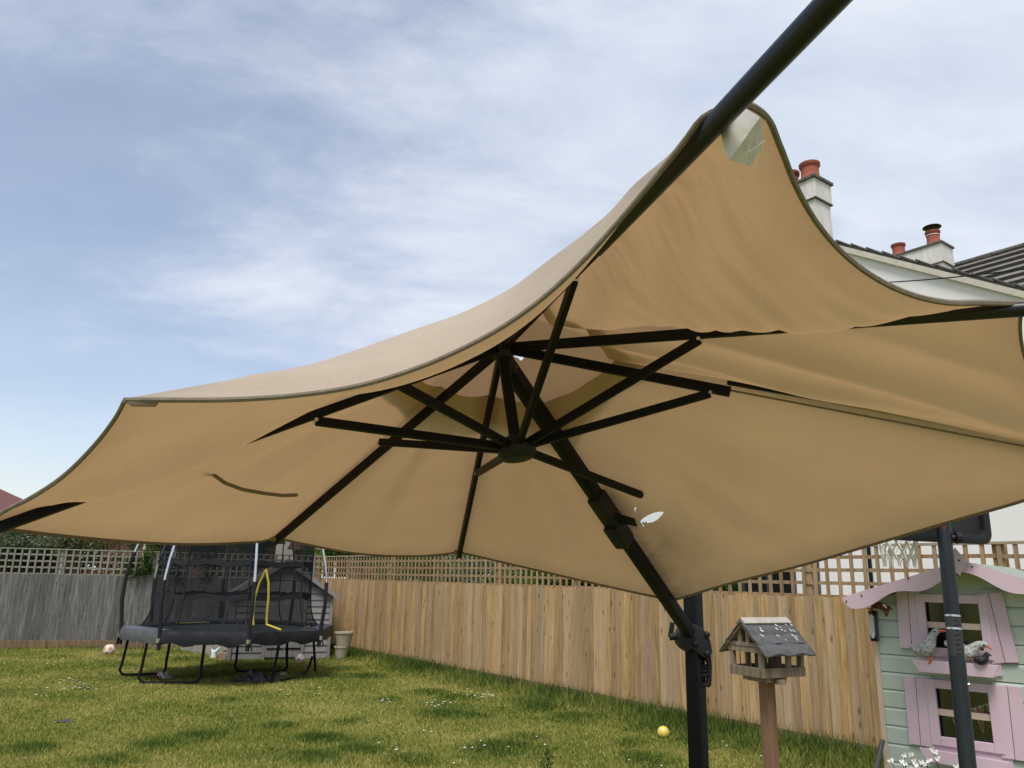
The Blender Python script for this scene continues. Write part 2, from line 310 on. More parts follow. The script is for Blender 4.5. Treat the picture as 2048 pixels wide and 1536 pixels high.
def blades(n, name):
    Y = 5.2+12.6*rng.uniform(size=n)**1.35; X = Y*rng.uniform(-.74, .62, n)
    P = np.stack([X, Y], 1); P = P[in_garden(P)]
    tuft = np.zeros(len(P)); 
    for cx, cy, r in tufts:
        d = np.hypot((P[:, 0]-cx), (P[:, 1]-cy)*1.0)/r; tuft = np.maximum(tuft, np.clip(1.35-d, 0, 1))
    df = -((P-FP[:2])@FN[:2]); edge = np.clip(1.25-df/(.55+.3*np.sin(P[:, 1]*1.9)**2), 0, 1); edge2 = np.clip(1-(-((P-LP[:2])@LN[:2]))/.3, 0, 1)
    lush = np.maximum(tuft*.9, np.maximum(edge*1.25, edge2*.6))
    h = rng.uniform(.018, .042, len(P))*(1+.9*tuft)+edge*rng.uniform(.0, .22, len(P))+edge2*rng.uniform(0, .06, len(P))
    w_ = rng.uniform(.003, .0055, len(P))*(1+P[:, 1]/10); an = rng.uniform(0, 2*math.pi, len(P)); ln = rng.uniform(.1, .9, len(P)); la = rng.uniform(0, 2*math.pi, len(P))
    z0 = ground_z(P[:, 0], P[:, 1])-.004
    b = np.stack([P[:, 0], P[:, 1], z0], 1); s = np.stack([np.cos(an)*w_, np.sin(an)*w_, 0*w_], 1); tp = b+np.stack([np.cos(la)*ln*h, np.sin(la)*ln*h, h], 1)
    Vv = np.stack([b-s, b+s, tp], 1).reshape(-1, 3); o = raw(name, Vv, np.arange(len(Vv)).reshape(-1, 3), M_grass)
    at = o.data.attributes.new('lush', 'FLOAT', 'POINT'); at.data.foreach_set('value', np.repeat(lush*.25, 3).astype(np.float32)); return o
tufts = []
for px, py, r in [(560, 1450, .35), (880, 1430, .5), (780, 1400, .3), (945, 1434, .3), (1050, 1480, .35), (1260, 1490, .3), (1400, 1490, .45), (400, 1475, .4), (330, 1490, .5), (640, 1475, .45), (720, 1500, .4), (1010, 1500, .5), (450, 1400, .3), (120, 1318, .5), (260, 1312, .5), (370, 1318, .6), (610, 1360, .25), (690, 1340, .5), (740, 1355, .45), (860, 1385, .5), (930, 1395, .45), (1085, 1418, .5), (1160, 1440, .55), (900, 1395, .4), (170, 1380, .2), (640, 1520, .5), (820, 1520, .4), (230, 1520, .4), (60, 1500, .4), (1300, 1520, .5), (700, 1440, .3), (520, 1345, .5), (420, 1350, .7), (300, 1360, .4), (1660, 1515, .5), (1500, 1500, .4)]:
    g_ = gnd(px, py); tufts.append((g_[0], g_[1], r*.62))
gb = blades(520000, 'grass'); tag(gb, 'short patchy yellow green lawn grass with darker tufts', 'grass', kind='stuff')
# daisies
dm = mat('daisy_white', (.75, .74, .70), .8); V_, F_ = [], []
for px, py, n, sp in [(160, 1385, 10, 1.0), (150, 1384, 9, .25), (90, 1325, 5, .8), (140, 1360, 6, .5), (870, 1412, 12, .25), (760, 1408, 5, .2), (945, 1393, 14, .3), (960, 1395, 8, .2), (660, 1390, 4, .5), (620, 1385, 4, .5), (955, 1497, 2, .2), (1045, 1497, 3, .5), (930, 1530, 2, .4), (860, 1470, 2, .2), (1105, 1500, 1, .1), (1265, 1533, 2, .3), (790, 1500, 2, .3), (1420, 1480, 3, .3), (1570, 1530, 4, .3)]:
    c = gnd(px, py)
    for _ in range(n):
        q = c[:2]+rng.normal(size=2)*sp*.5
        if not in_garden(q[None], .1)[0]: continue
        z = ground_z(q[0], q[1])+.035; r = random.uniform(.009, .016); o = len(V_); V_ += [(q[0]+r*math.cos(k*1.0472), q[1]+r*math.sin(k*1.0472), z+.004*(k % 2)) for k in range(6)]; F_.append([o+k for k in range(6)])
tag(raw('daisies', V_, F_, dm), 'tiny white daisies dotted over the lawn', 'daisies', kind='stuff')
# ------------------------------------------------------------------ parasol
H = V3(-.0395, 2.568, 2.3845); AX = unit(V3(-.1546, .1490, .9767))
def sph(x, y, R, far):
    d = ray(x, y); v = H-CAM; b = d@v; s = math.sqrt(max(b*b-(v@v-R*R), 0)); return CAM+d*(b+s if far else b-s)
tip = dict(A=CAM+ray(-25, 1048)*2.22, B=sph(250, 797, 1.47, False), C=sph(1440, 214, 1.45, False), D=CAM+ray(2045, 604)*2.2, E=atY(2230, 920, 2.15), F=atY(1347, 1199, 3.42), G=sph(917, 1103, 1.42, True), H=sph(549, 1074, 1.42, True))
HEM = dict(
 BC=[(250, 797), (330, 797), (470, 796), (600, 787), (720, 768), (830, 735), (930, 692), (1010, 648), (1080, 598), (1150, 535), (1220, 460), (1290, 378), (1360, 292), (1415, 225), (1440, 214)],
 CD=[(1440, 214), (1490, 205), (1530, 228), (1560, 290), (1590, 366), (1630, 438), (1690, 508), (1750, 553), (1820, 586), (1890, 602), (1960, 603), (2045, 604)],
 DE=[(2045, 604), (2040, 650), (2052, 720), (2100, 800), (2160, 865), (2230, 920)],
 EF=[(2230, 920), (2140, 968), (2048, 999), (1900, 1042), (1750, 1086), (1600, 1130), (1450, 1168), (1347, 1199)],
 FG=[(1347, 1199), (1290, 1188), (1200, 1168), (1100, 1145), (1000, 1122), (940, 1108), (917, 1103)],
 GH=[(917, 1103), (880, 1108), (800, 1111), (700, 1104), (620, 1089), (549, 1074)],
 HA=[(549, 1074), (530, 1080), (480, 1084), (380, 1087), (280, 1083), (150, 1072), (60, 1062), (0, 1054), (-25, 1048)],
 AB=[(-25, 1048), (0, 1026), (60, 994), (120, 955), (180, 898), (215, 856), (240, 818), (250, 797)])
def fabricmat(name, tear=False):
    m = bpy.data.materials.new(name); m.use_nodes = True; t = m.node_tree; t.nodes.clear(); co = N(t, 'ShaderNodeTexCoord')
    n1 = N(t, 'ShaderNodeTexNoise', i_Scale=2.2, i_Detail=5.0, i_Roughness=.6); L(t, co.outputs['Object'], n1.inputs['Vector'])
    n2 = N(t, 'ShaderNodeTexNoise', i_Scale=260.0, i_Detail=2.0); L(t, co.outputs['Object'], n2.inputs['Vector'])
    n3 = N(t, 'ShaderNodeTexNoise', i_Scale=9.0, i_Detail=8.0, i_Roughness=.7); L(t, co.outputs['Object'], n3.inputs['Vector'])
    at = N(t, 'ShaderNodeAttribute', attribute_name='dirt')
    mr = N(t, 'ShaderNodeMapRange'); L(t, n1.outputs[0], mr.inputs['Value']); mr.inputs['From Min'].default_value = .3; mr.inputs['From Max'].default_value = .7; mr.inputs['To Min'].default_value = .93; mr.inputs['To Max'].default_value = 1.05
    m2 = N(t, 'ShaderNodeMapRange'); L(t, n2.outputs[0], m2.inputs['Value']); m2.inputs['From Min'].default_value = .3; m2.inputs['From Max'].default_value = .7; m2.inputs['To Min'].default_value = .95; m2.inputs['To Max'].default_value = 1.05
    q = N(t, 'ShaderNodeMath', operation='MULTIPLY'); L(t, mr.outputs[0], q.inputs[0]); L(t, m2.outputs[0], q.inputs[1])
    dd = N(t, 'ShaderNodeMath', operation='MULTIPLY'); L(t, at.outputs['Fac'], dd.inputs[0]); L(t, n3.outputs[0], dd.inputs[1])
    d1 = N(t, 'ShaderNodeMath', operation='SUBTRACT', use_clamp=True); d1.inputs[0].default_value = 1.0; L(t, dd.outputs[0], d1.inputs[1])
    q2 = N(t, 'ShaderNodeMath', operation='MULTIPLY'); L(t, q.outputs[0], q2.inputs[0]); L(t, d1.outputs[0], q2.inputs[1])
    def sc_(c): s = N(t, 'ShaderNodeVectorMath', operation='SCALE'); s.inputs[0].default_value = c; L(t, q2.outputs[0], s.inputs['Scale']); return s.outputs[0]
    d = N(t, 'ShaderNodeBsdfDiffuse'); L(t, sc_((.455, .395, .325)), d.inputs[0]); tr = N(t, 'ShaderNodeBsdfTranslucent'); L(t, sc_((.66, .385, .205)), tr.inputs[0])
    bp = N(t, 'ShaderNodeBump', i_Strength=.12, i_Distance=.002); L(t, n2.outputs[0], bp.inputs['Height']); L(t, bp.outputs[0], d.inputs['Normal'])
    ms = N(t, 'ShaderNodeMixShader'); ms.inputs[0].default_value = .27; L(t, d.outputs[0], ms.inputs[1]); L(t, tr.outputs[0], ms.inputs[2]); out = ms.outputs[0]
    if tear:
        a2 = N(t, 'ShaderNodeAttribute', attribute_name='tear'); cp = N(t, 'ShaderNodeMath', operation='LESS_THAN'); L(t, a2.outputs['Fac'], cp.inputs[0]); cp.inputs[1].default_value = 0
        tp = N(t, 'ShaderNodeBsdfTransparent'); m3 = N(t, 'ShaderNodeMixShader'); L(t, cp.outputs[0], m3.inputs[0]); L(t, out, m3.inputs[1]); L(t, tp.outputs[0], m3.inputs[2]); out = m3.outputs[0]
    o = N(t, 'ShaderNodeOutputMaterial'); L(t, out, o.inputs[0]); return m
M_fab = fabricmat('canopy_fabric'); M_fabt = fabricmat('canopy_fabric_torn', True)
M_hem = mat('hem_binding', (.17, .14, .105), .9, noise=(60, .25, (1, 1, 1)))
UMB = thing('cantilever_parasol', V3(.837, 3.6, 0), 'large broken beige cantilever parasol with torn sagging canopy and black frame', 'parasol')
APEX = H+AX*.05; T0 = .225
NU, NT = 72, 64
def hemcurve(k):
    P, Q = tip[k[0]], tip[k[1]]; px = np.array(HEM[k], float); s = np.concatenate([[0], np.cumsum(np.hypot(*np.diff(px, axis=0).T))]); s /= s[-1]
    dP, dQ = np.linalg.norm(P-CAM), np.linalg.norm(Q-CAM); us = np.linspace(0, 1, NU)
    # smooth (Catmull-Rom style) resample
    m = np.gradient(px, s, axis=0, edge_order=1); idx = np.clip(np.searchsorted(s, us, side='right')-1, 0, len(s)-2); h = s[idx+1]-s[idx]; tt = (us-s[idx])/h
    h00 = 2*tt**3-3*tt**2+1; h10 = tt**3-2*tt**2+tt; h01 = -2*tt**3+3*tt**2; h11 = tt**3-tt**2
    xy = h00[:, None]*px[idx]+(h10*h)[:, None]*m[idx]+h01[:, None]*px[idx+1]+(h11*h)[:, None]*m[idx+1]
    bow = dict(BC=.06, CD=.06, DE=.0, EF=-.03, FG=-.06, GH=-.05, HA=-.03, AB=.03)[k]
    D = dP+(dQ-dP)*us+bow*4*us*(1-us)
    pts = np.array([CAM+ray(*xy[i])*D[i] for i in range(NU)]); pts[0] = P; pts[-1] = Q; return us, pts
gs = lambda x, c, s: np.exp(-((x-c)/s)**2)
def offs(k, U, T):
    S = np.sin(math.pi*U); z = -.02*S*np.sin(math.pi*T)
    w_ = .0
    if k == 'BC': z = z+S**.7*(.128*gs(T, .49, .235)+.030*gs(T, .81, .05)-.012*gs(T, .70, .05)-.035*gs(T, .92, .05))
    elif k == 'CD':
        fd = np.exp(-U*1.6)*np.clip(U*14, 0, 1); z = z+.016*(np.sin(T*108+U*9+1.2*np.sin(T*13))+.5*np.sin(T*61-U*4))*fd*np.clip((T-.3)*4, 0, 1)*np.clip((1-T)*6, 0, 1) - .05*gs(U, .84, .16)*gs(T, .75, .22) + .01*np.sin(T*26+U*11)*S
    elif k == 'DE': z = z+.034*(np.abs(np.sin((T-.75*U)*9+.3))-.5)*S*np.clip(T*1.4, 0, 1) - .03*gs(U, .85, .12)*S
    elif k == 'EF': z = z+.014*np.sin(T*9-U*4+1)*S*T+.010*gs(U, .66, .05)*gs(T, .72, .2)-.010*gs(U, .74, .04)*gs(T, .75, .2)+.008*np.sin(U*14+T*3)*S*T
    elif k == 'AB': z = z-.075*gs(U, .20, .2)*gs(T, .78, .26)*np.clip((1-T)*8, 0, 1)
    elif k in ('GH', 'HA', 'FG'): z = z+.011*np.sin(U*17+T*2+(ord(k[0])))*S*np.sin(math.pi*T)**.5*np.clip((T-.24)*4, 0, 1)+.004*np.sin(U*39+T*5)*S*(1-T)*np.clip((T-.3)*5, 0, 1)
    return z
def vattr(o, name, val): a = o.data.attributes.new(name, 'FLOAT', 'POINT'); a.data.foreach_set('value', np.asarray(val, np.float32).ravel())
def segd(p, a, b):
    a = np.array(a, float); b = np.array(b, float); t = np.clip(((p-a)@(b-a))/((b-a)@(b-a)), 0, 1); return np.hypot(*(p-(a+t[..., None]*(b-a))).T).T
hem_mb = MB()
for k in ('AB', 'BC', 'CD', 'DE', 'EF', 'FG', 'GH', 'HA'):
    us, hp = hemcurve(k); ts = T0+(1-T0)*np.linspace(0, 1, NT)
    nu, ntt = NU, NT
    if k == 'EF':
        ntt = 150; ts = T0+(1-T0)*np.linspace(0, 1, ntt); nu = 150; u2 = np.linspace(0, 1, nu); hp2 = np.stack([np.interp(u2, us, hp[:, i]) for i in range(3)], 1)
    else: u2, hp2 = us, hp
    Ug, Tg = np.meshgrid(u2, ts, indexing='ij')
    P = APEX+Tg[..., None]*(hp2[:, None, :]-APEX); P[..., 2] += offs(k, Ug, Tg)*np.clip((1-Tg)*12, 0, 1)
    F = [(i*ntt+j, i*ntt+j+1, (i+1)*ntt+j+1, (i+1)*ntt+j) for i in range(nu-1) for j in range(ntt-1)]
    o = raw('canopy_panel', P.reshape(-1, 3), F, M_fabt if k == 'EF' else M_fab, UMB); o.data.polygons.foreach_set('use_smooth', [True]*len(F))
    dirt = .25*gs(Tg, 1, .05)+.2*np.exp(-np.minimum(Ug, 1-Ug)*30)
    pp = proj(P)
    if k == 'EF':
        dirt = dirt+.5*np.exp(-(np.hypot(pp[..., 0]-1350, (pp[..., 1]-1130)*.9)/75)**2)+.7*np.exp(-(segd(pp, (1215, 985), (1345, 1200))/18)**2)+.35*np.exp(-(segd(pp, (1240, 1010), (1330, 1080))/28)**2)
        ax = np.array([50., -21]); ln = np.hypot(*ax); ax /= ln; c = np.array([1304, 1035.]); dl = (pp-c)@ax; dp = (pp-c)@np.array([-ax[1], ax[0]])
        lens = np.abs(dp-.8*np.cos(dl/9))-8.2*np.clip(1-(dl/27)**2, -1, 1)
        l2 = segd(pp, (1283, 1043), (1287, 1052))-1.6; l3 = segd(pp, (1271, 1014), (1270, 1022))-1.5
        vattr(o, 'tear', np.minimum(np.minimum(lens, l2), l3))
    vattr(o, 'dirt', dirt)
    for i in range(0, 1): pass
    m = MB(); m.tube(hp+V3(0, 0, -.003), .0062 if k == 'CD' else .0042, 6, flat=1.3); m.build('hem', M_hem, UMB, smooth=True)
# vent cap over the open centre of the canopy
CT = .37; CS = dict(A=1, B=.85, C=.72, D=.72, E=.8, F=1, G=1, H=1); us = np.linspace(0, 1, 24); rows = []
for k in ('AB', 'BC', 'CD', 'DE', 'EF', 'FG', 'GH', 'HA'):
    Q = np.array([tip[k[0]]+(tip[k[1]]-tip[k[0]])*u for u in us[:-1]]); rows += [APEX+(q-APEX)*(1.0-.04*math.sin(math.pi*u))*(CS[k[0]]*(1-u)+CS[k[1]]*u) for q, u in zip(Q, us[:-1])]
rows = np.array(rows+[rows[0]]); ts = np.linspace(.012, CT, 40)
CP = (H+AX*.05)+ts[None, :, None]*(rows[:, None, :]-APEX); CP[..., 2] += (.06*(1-ts/CT)**1.2+.034)[None]
F = [(i*40+j, i*40+j+1, (i+1)*40+j+1, (i+1)*40+j) for i in range(len(rows)-1) for j in range(39)]
o = raw('vent_cap', CP.reshape(-1, 3), F, M_fabt, UMB); o.data.polygons.foreach_set('use_smooth', [True]*len(F)); pp = proj(CP)
vattr(o, 'tear', np.hypot((pp[..., 0]-1042), (pp[..., 1]-707)*1.1)-13-2.5*np.sin(np.arctan2(pp[..., 1]-707, pp[..., 0]-1042)*5)+np.where(np.linalg.norm(CP-H, axis=-1) > .5, 50, 0)); vattr(o, 'dirt', np.zeros(pp.shape[:2])+.15)
M_tube = mat('tube_black', (.006, .008, .012), .36, spec=.4)
# ribs
SA = .671; dn = -AX*.012
DISC = H-AX*.39
rootp = {}
for k, T in tip.items():
    d = unit(T-H); ln = np.linalg.norm(T-H); a = H+d*.04+dn; b = T+dn*1.6
    m = MB(); st = {'C': .62, 'D': .55}.get(k, 1.0)
    if k == 'E':
        md = a+unit(b-a)*.74; m.bar(a, md, .019, .032, AX); m.bar(md+AX*.04, b+AX*.06, .016, .026, AX); MB().tube([md+AX*.006, b+AX*.008], .0035, 6).build('seam', M_hem, UMB)
    else: m.bar(a, a+(b-a)*(st if k != 'B' else .76), .019, .032 if k not in 'AB' else .026, AX)
    ro = m.build('rib', M_black, UMB, bevel=.003)
    if st < 1: MB().tube([a+(b-a)*(st-.03), a+(b-a)*1.0, a+(b-a)*(1.55 if k == 'C' else 1.4)], .0205 if k == 'C' else .018, 16).build('outer_tube', M_tube, ro, smooth=True)
    rootp[k] = (a, b)
# struts
dirs = {k: unit((tip[k]-H)-AX*((tip[k]-H)@AX)) for k in tip}
for k in tip:
    a, b = rootp[k]; s0 = DISC+dirs[k]*.03+AX*.012; e = a+unit(b-a)*SA-AX*.02
    if k == 'F': e = s0+unit(atY(1283, 990, 2.98)-s0)*np.linalg.norm(atY(1283, 990, 2.98)-s0)
    if k == 'H': e = atY(760, 884, 2.86)
    m = MB().bar(s0, e, .017, .027, AX); so_ = m.build('strut', M_black, UMB, bevel=.003)
    MB().tube([e-np.cross(unit(e-s0), AX)*.013, e+np.cross(unit(e-s0), AX)*.013], .006, 10).build('rivet', M_steel, so_, smooth=True)
# hubs and centre post
def disc(c, ax, prof, n=20):
    s = unit(np.cross(ax, V3(1, 0, 0))); t2 = np.cross(ax, s); V = []; 
    for r, z in prof: V += [c+ax*z+r*(s*math.cos(2*math.pi*j/n)+t2*math.sin(2*math.pi*j/n)) for j in range(n)]
    k = len(prof); F = [(i*n+j, i*n+(j+1) % n, (i+1)*n+(j+1) % n, (i+1)*n+j) for i in range(k-1) for j in range(n)]+[tuple(range(n)), tuple((k-1)*n+j for j in range(n))]
    return MB().add(V, F)
disc(H, AX, [(.024, -.055), (.036, -.045), (.044, -.015), (.044, .018), (.034, .032), (.02, .036)]).build('upper_hub', M_blackpl, UMB, smooth=True)
disc(DISC, AX, [(.034, -.030), (.052, -.026), (.064, -.012), (.064, .004), (.045, .02), (.03, .05), (.02, .055)]).build('runner_hub', M_blackpl, UMB, smooth=True)
MB().tube([H-AX*.03, DISC+AX*.02], .0195, 12).build('centre_post', M_black, UMB, smooth=True)
# arm, mast, bracket
MX = V3(.837, 3.60, 0); PIV = atY(1377, 1262, 3.52); ATOP = H+unit(V3(MX[0]-H[0], MX[1]-H[1], 0))*.055-V3(0, 0, .085); ad = unit(PIV-ATOP); side = unit(np.cross(ad, V3(0, 0, 1))); aup = np.cross(side, ad)
JT = ATOP+ad*(np.linalg.norm(PIV-ATOP)*.50)
MB().bar(ATOP, JT, .046, .052, aup).build('upper_arm', M_black, UMB, bevel=.012, smooth=True)
MB().bar(JT-ad*.05, PIV+ad*.02, .044, .048, aup).build('lower_arm', M_black, UMB, bevel=.006, smooth=True)
m = MB(); m.bar(JT-ad*.12, JT+ad*.05, .062, .068, aup); m.bar(JT+ad*.03-aup*.012, JT+ad*.15-aup*.012, .066, .075, aup); jb = m.build('arm_joint', M_blackpl, UMB, bevel=.012, smooth=True)
for s_ in (.06, .12):
    for h_ in (-.03, .015): c = JT+ad*s_+aup*h_-side*.036; MB().tube([c, c+side*.006*-1], .0055, 8).build('bolt', M_steel, jb)
MB().prism([JT-ad*.01+side*.03-aup*.0, JT+ad*.05+side*.03, JT+ad*.07+side*.09, JT+ad*.03+side*.10], aup*.006).build('latch', M_blackpl, UMB)
c = H-AX*.03+unit(ATOP-H)*.03
MB().tube([H-AX*.075, H-AX*.07+V3(.02, .02, .0), ATOP+V3(-.005, -.005, .01), ATOP+ad*.07], [.016, .02, .025, .026], 10).build('arm_hook', M_blackpl, UMB, smooth=True)
MB().bar(ATOP+ad*.16-side*.0245, ATOP+ad*.24-side*.0245, .002, .024, aup).build('sticker', mat('sticker', (.55, .53, .5), .6), UMB)
me_ = unit(V3(MX[0]-H[0], MX[1]-H[1], 0)); ms_ = unit(np.cross(me_, V3(0, 0, 1)))
mast_top = 1.74
MB().box(MX+V3(0, 0, mast_top/2), (.075, .064, mast_top), (me_, ms_, V3(0, 0, 1))).build('mast', M_black, UMB, bevel=.010, smooth=True)
MB().box(MX+V3(0, 0, mast_top+.006), (.08, .069, .02), (me_, ms_, V3(0, 0, 1))).build('mast_cap', M_blackpl, UMB, bevel=.006)
m = MB(); m.box(MX+V3(0, 0, .03), (1.0, .07, .05), (me_, ms_, V3(0, 0, 1))); m.box(MX+V3(0, 0, .031), (.07, 1.0, .05), (me_, ms_, V3(0, 0, 1))); m.build('cross_base', M_black, UMB, bevel=.005)
# bracket shell in the plane of arm and mast
bp_n = unit(V3(0, -1, 0)+.0*ms_); bp_p = MX-V3(0, .05, 0)
q6 = lambda x, y: onpl(bp_p, bp_n, 1330+x/6.606, 1170+y/6.606)
shell = [(290, 505), (400, 520), (490, 560), (560, 640), (605, 740), (632, 900), (560, 985), (500, 950), (360, 850), (300, 895), (240, 850), (190, 790), (180, 680), (205, 590)]
MB().prism([q6(*p) for p in shell], V3(0, .1, 0)).build('bracket', M_blackpl, UMB, bevel=.006, smooth=True)
grip = [(500, 900), (540, 880), (632, 890), (648, 1100), (640, 1340), (612, 1370), (520, 1355), (520, 1312), (585, 1300), (598, 1150), (590, 1050), (560, 985)]
MB().prism([q6(*p)+V3(0, .03, 0) for p in grip], V3(0, .035, 0)).build('grip_handle', M_blackpl, UMB, bevel=.004, smooth=True)
for x, y in ((325, 570), (400, 775), (555, 655), (560, 905)):
    c = q6(x, y); MB().tube([c+V3(0, .004, 0), c-V3(0, .006, 0), c-V3(0, .011, 0)], [.014, .0135, .008], 12).build('bolt', M_blackpl, UMB, smooth=True)
m = MB(); m.tube([q6(185, 690)+V3(0, .05, 0), q6(90, 695)+V3(0, .05, 0)], .016, 12); m.bar(q6(100, 700)+V3(0, .05, 0), q6(130, 500)+V3(0, .05, 0), .02, .016, (0, 1, 0)); m.build('crank_handle', M_blackpl, UMB, bevel=.003, smooth=True)
for pz in (1090, 1150, 1210): c = q6(548, pz)+V3(0, .045, 0); MB().tube([c-V3(.012, 0, 0), c+V3(.012, 0, 0)], .010, 10).build('notch', M_blackpl, UMB, smooth=True)
# tip pockets and loose cord
M_pock = mat('pocket', (.55, .53, .50), .8, noise=(30, .2, (1, 1, 1))); M_pockb = mat('pocket_tan', (.22, .17, .12), .9)
def pocket(name, px, D, th, m_):
    pts = [CAM+ray(x, y)*(D+e) for (x, y), e in px]; f = unit(pts[0]-CAM); MB().prism(pts, f*th).build(name, m_, UMB, bevel=.003, smooth=True)
dC = np.linalg.norm(tip['C']-CAM)
pk = [((1440, 262), .02), ((1482, 210), .025), ((1521, 234), .0), ((1458, 321), -.022), ((1446, 292), .0), ((1527, 292), .03), ((1502, 333), .012), ((1500, 270), .05)]
pv = [CAM+ray(*q)*(dC+e) for q, e in pk]; o_ = MB().add(pv, [(0, 1, 2, 3, 4), (2, 5, 6, 3), (0, 4, 3, 6, 7), (1, 0, 7), (2, 1, 7, 5), (5, 7, 6)]).build('tip_pocket', M_pock, UMB, bevel=.002, smooth=True)
wb = MB()
for q in range(6):
    a0 = CAM+ray(1505+rng.normal()*12, 255+rng.normal()*16)*(dC-.012); b0 = CAM+ray(1500+rng.normal()*22, 325+rng.normal()*12)*(dC-.012); wb.tube([a0, (a0+b0)/2+RT*rng.normal()*.012, b0+RT*rng.normal()*.004], [.0004, .0005, .0004], 4)
wb.build('cobweb', mat('cobweb', (.7, .7, .68), .8), UMB, smooth=True)['kind'] = 'stuff'
dB = np.linalg.norm(tip['B']-CAM); pocket('tip_pocket', [((250, 800), 0), ((322, 799), .01), ((312, 814), .01), ((262, 813), 0)], dB-.004, .02, M_pockb)
dH = np.linalg.norm(tip['H']-CAM); pocket('tip_pocket', [((530, 1080), 0), ((543, 1071), 0), ((557, 1077), 0), ((552, 1083), 0)], dH-.03, .02, M_pockb)
dG = np.linalg.norm(tip['G']-CAM); pocket('tip_pocket', [((908, 1100), 0), ((926, 1101), 0), ((924, 1111), 0), ((908, 1110), 0)], dG-.03, .02, M_pockb)
cp = [(403, 908), (412, 930), (428, 950), (450, 966), (485, 979), (530, 987), (565, 991), (594, 990)]
dA, dH_ = 2.32, 2.95
MB().tube([CAM+ray(*q)*(2.48+.24*i/7) for i, q in enumerate(cp)], .006, 6).build('loose_cord', mat('cord', (.20, .15, .10), .9), UMB, smooth=True)
# ------------------------------------------------------------------ rendered house behind the tan fence
Z3 = V3(0, 0, 1)
M_render = mat('white_render', (.77, .76, .74), .9, noise=(.7, .05, (1, 1, .4)), bump=(60, .25))
M_stackr = mat('stack_render', (.62, .60, .57), .9, noise=(3.5, .22, (2, 2, .5)), bump=(40, .3))
M_cap = mat('stack_cap', (.11, .10, .085), .95, noise=(8, .4, (1, 1, 1)))
M_terra = mat('terracotta', (.30, .085, .055), .8, noise=(9, .2, (1, 1, 1)))
M_glass = mat('dark_glass', (.012, .014, .016), .08, spec=.6)
M_frame = mat('grey_window_frame', (.05, .055, .06), .5)
M_wframe = mat('white_window_frame', (.72, .72, .70), .5)
M_verge = mat('verge_mortar', (.52, .49, .42), .85, noise=(6, .15, (1, 1, 1)))
M_tile = mat('roof_tile', (.085, .08, .07), .85, noise=(10, .3, (1, 1, 1)), var=.2)
M_tile2 = mat('roof_tile_lichen', (.155, .145, .12), .9, noise=(5, .3, (1, 1, 1)), var=.12)
HP = FP+FN*6.0
def hpt(a, z, o=0.): return HP+FE*a+FN*o+Z3*z
HS = thing('rendered_house', HP, 'white rendered house with gable end and dark patio doors behind the tan fence', 'house')
SLP = .615; AA, AZ = -2.2, 8.17; aL, aR = -9.6, 5.2
def gz(a): return AZ-abs(a-AA)*SLP
MB().prism([hpt(aL, -.1), hpt(aR, -.1), hpt(aR, gz(aR)), hpt(AA, AZ), hpt(aL, gz(aL))], FN*8).build('wall', M_render, HS)
for sgn, ae in ((1, aR+.35), (-1, aL-.35)):
    a1 = hpt(AA, AZ+.02, -.04); b1 = hpt(ae, gz(ae)+.02, -.04)
    rf = MB().prism([a1, b1, b1+Z3*.10, a1+Z3*.10], FN*8.2).build('roof', M_tile, HS)
    dirv = unit(b1-a1); ln = np.linalg.norm(b1-a1); nv = unit(np.cross(dirv, FN)); nv = nv if nv[2] > 0 else -nv
    MB().bar(a1-FN*.02-nv*.02, b1-FN*.02-nv*.02, .05, .10, nv).build('verge_strip', M_verge, rf)
    k = 0.; 
    while k < ln-.3:
        c = a1+dirv*(k+.18)+nv*(.085)-FN*.03; dv = unit(dirv-nv*.07*-1)
        MB().bar(c-dirv*.2+nv*.025+FN*.06, c+dirv*.2-nv*.012+FN*.06, .13, .03, nv).build('verge_tile', M_tile, rf, bevel=.008); k += .34
def stack(name, parent_thing, K, wl, dp, hgt, band, pots, label=None):
    """K: top corner nearest the garden; body runs wl towards -FE, dp along FN, hgt down"""
    c = K-FE*wl/2+FN*dp/2; A3 = (FE, FN, Z3)
    st = MB().box(c-Z3*hgt/2, (wl, dp, hgt), A3).build(name, M_stackr, parent_thing)
    MB().box(c-Z3*(band/2), (wl+.06, dp+.06, band), A3).build('corbel', M_stackr, st)
    MB().box(c+Z3*.035, (wl+.15, dp+.15, .07), A3).build('capping', M_cap, st, bevel=.01)
    MB().box(c-Z3*(band+.012), (wl+.085, dp+.085, .03), A3).build('drip_course', M_cap, st)
    for (da, do, r, h, cowl) in pots:
        b = c+FE*da+FN*do+Z3*.06; pr = [(r*1.12, 0), (r*1.0, .03), (r*.93, h*.5), (r*.92, h-.10), (r*1.08, h-.07), (r*1.1, h), (r*.85, h), (r*.82, h-.08)]
        po = disc(b, Z3, pr, 20).build('chimney_pot', M_terra, st, smooth=True)
        if cowl:
            disc(b+Z3*(h*.72), Z3, [(r*1.0, 0), (r*1.0, .025)], 20).build('clamp_band', mat('band', (.6, .55, .45), .5), po, smooth=True)
            for q in range(6): an = q*math.pi/3; pq = b+Z3*h+V3(math.cos(an), math.sin(an), 0)*r*.85; MB().tube([pq-Z3*.02, pq+Z3*.17], .009, 6).build('cowl_bar', M_black, po)
            disc(b+Z3*(h+.15), Z3, [(r*1.35, 0), (r*1.3, .02), (r*.7, .075), (.02, .1)], 20).build('cowl', M_black, po, smooth=True)
    return st
K1 = onpl(HP+FN*.35, FN, 1627, 356); stack('chimney', HS, K1, .95, .56, 2.6, .44, [(.24, 0, .20, .46, False), (-.27, .02, .20, .46, False)])
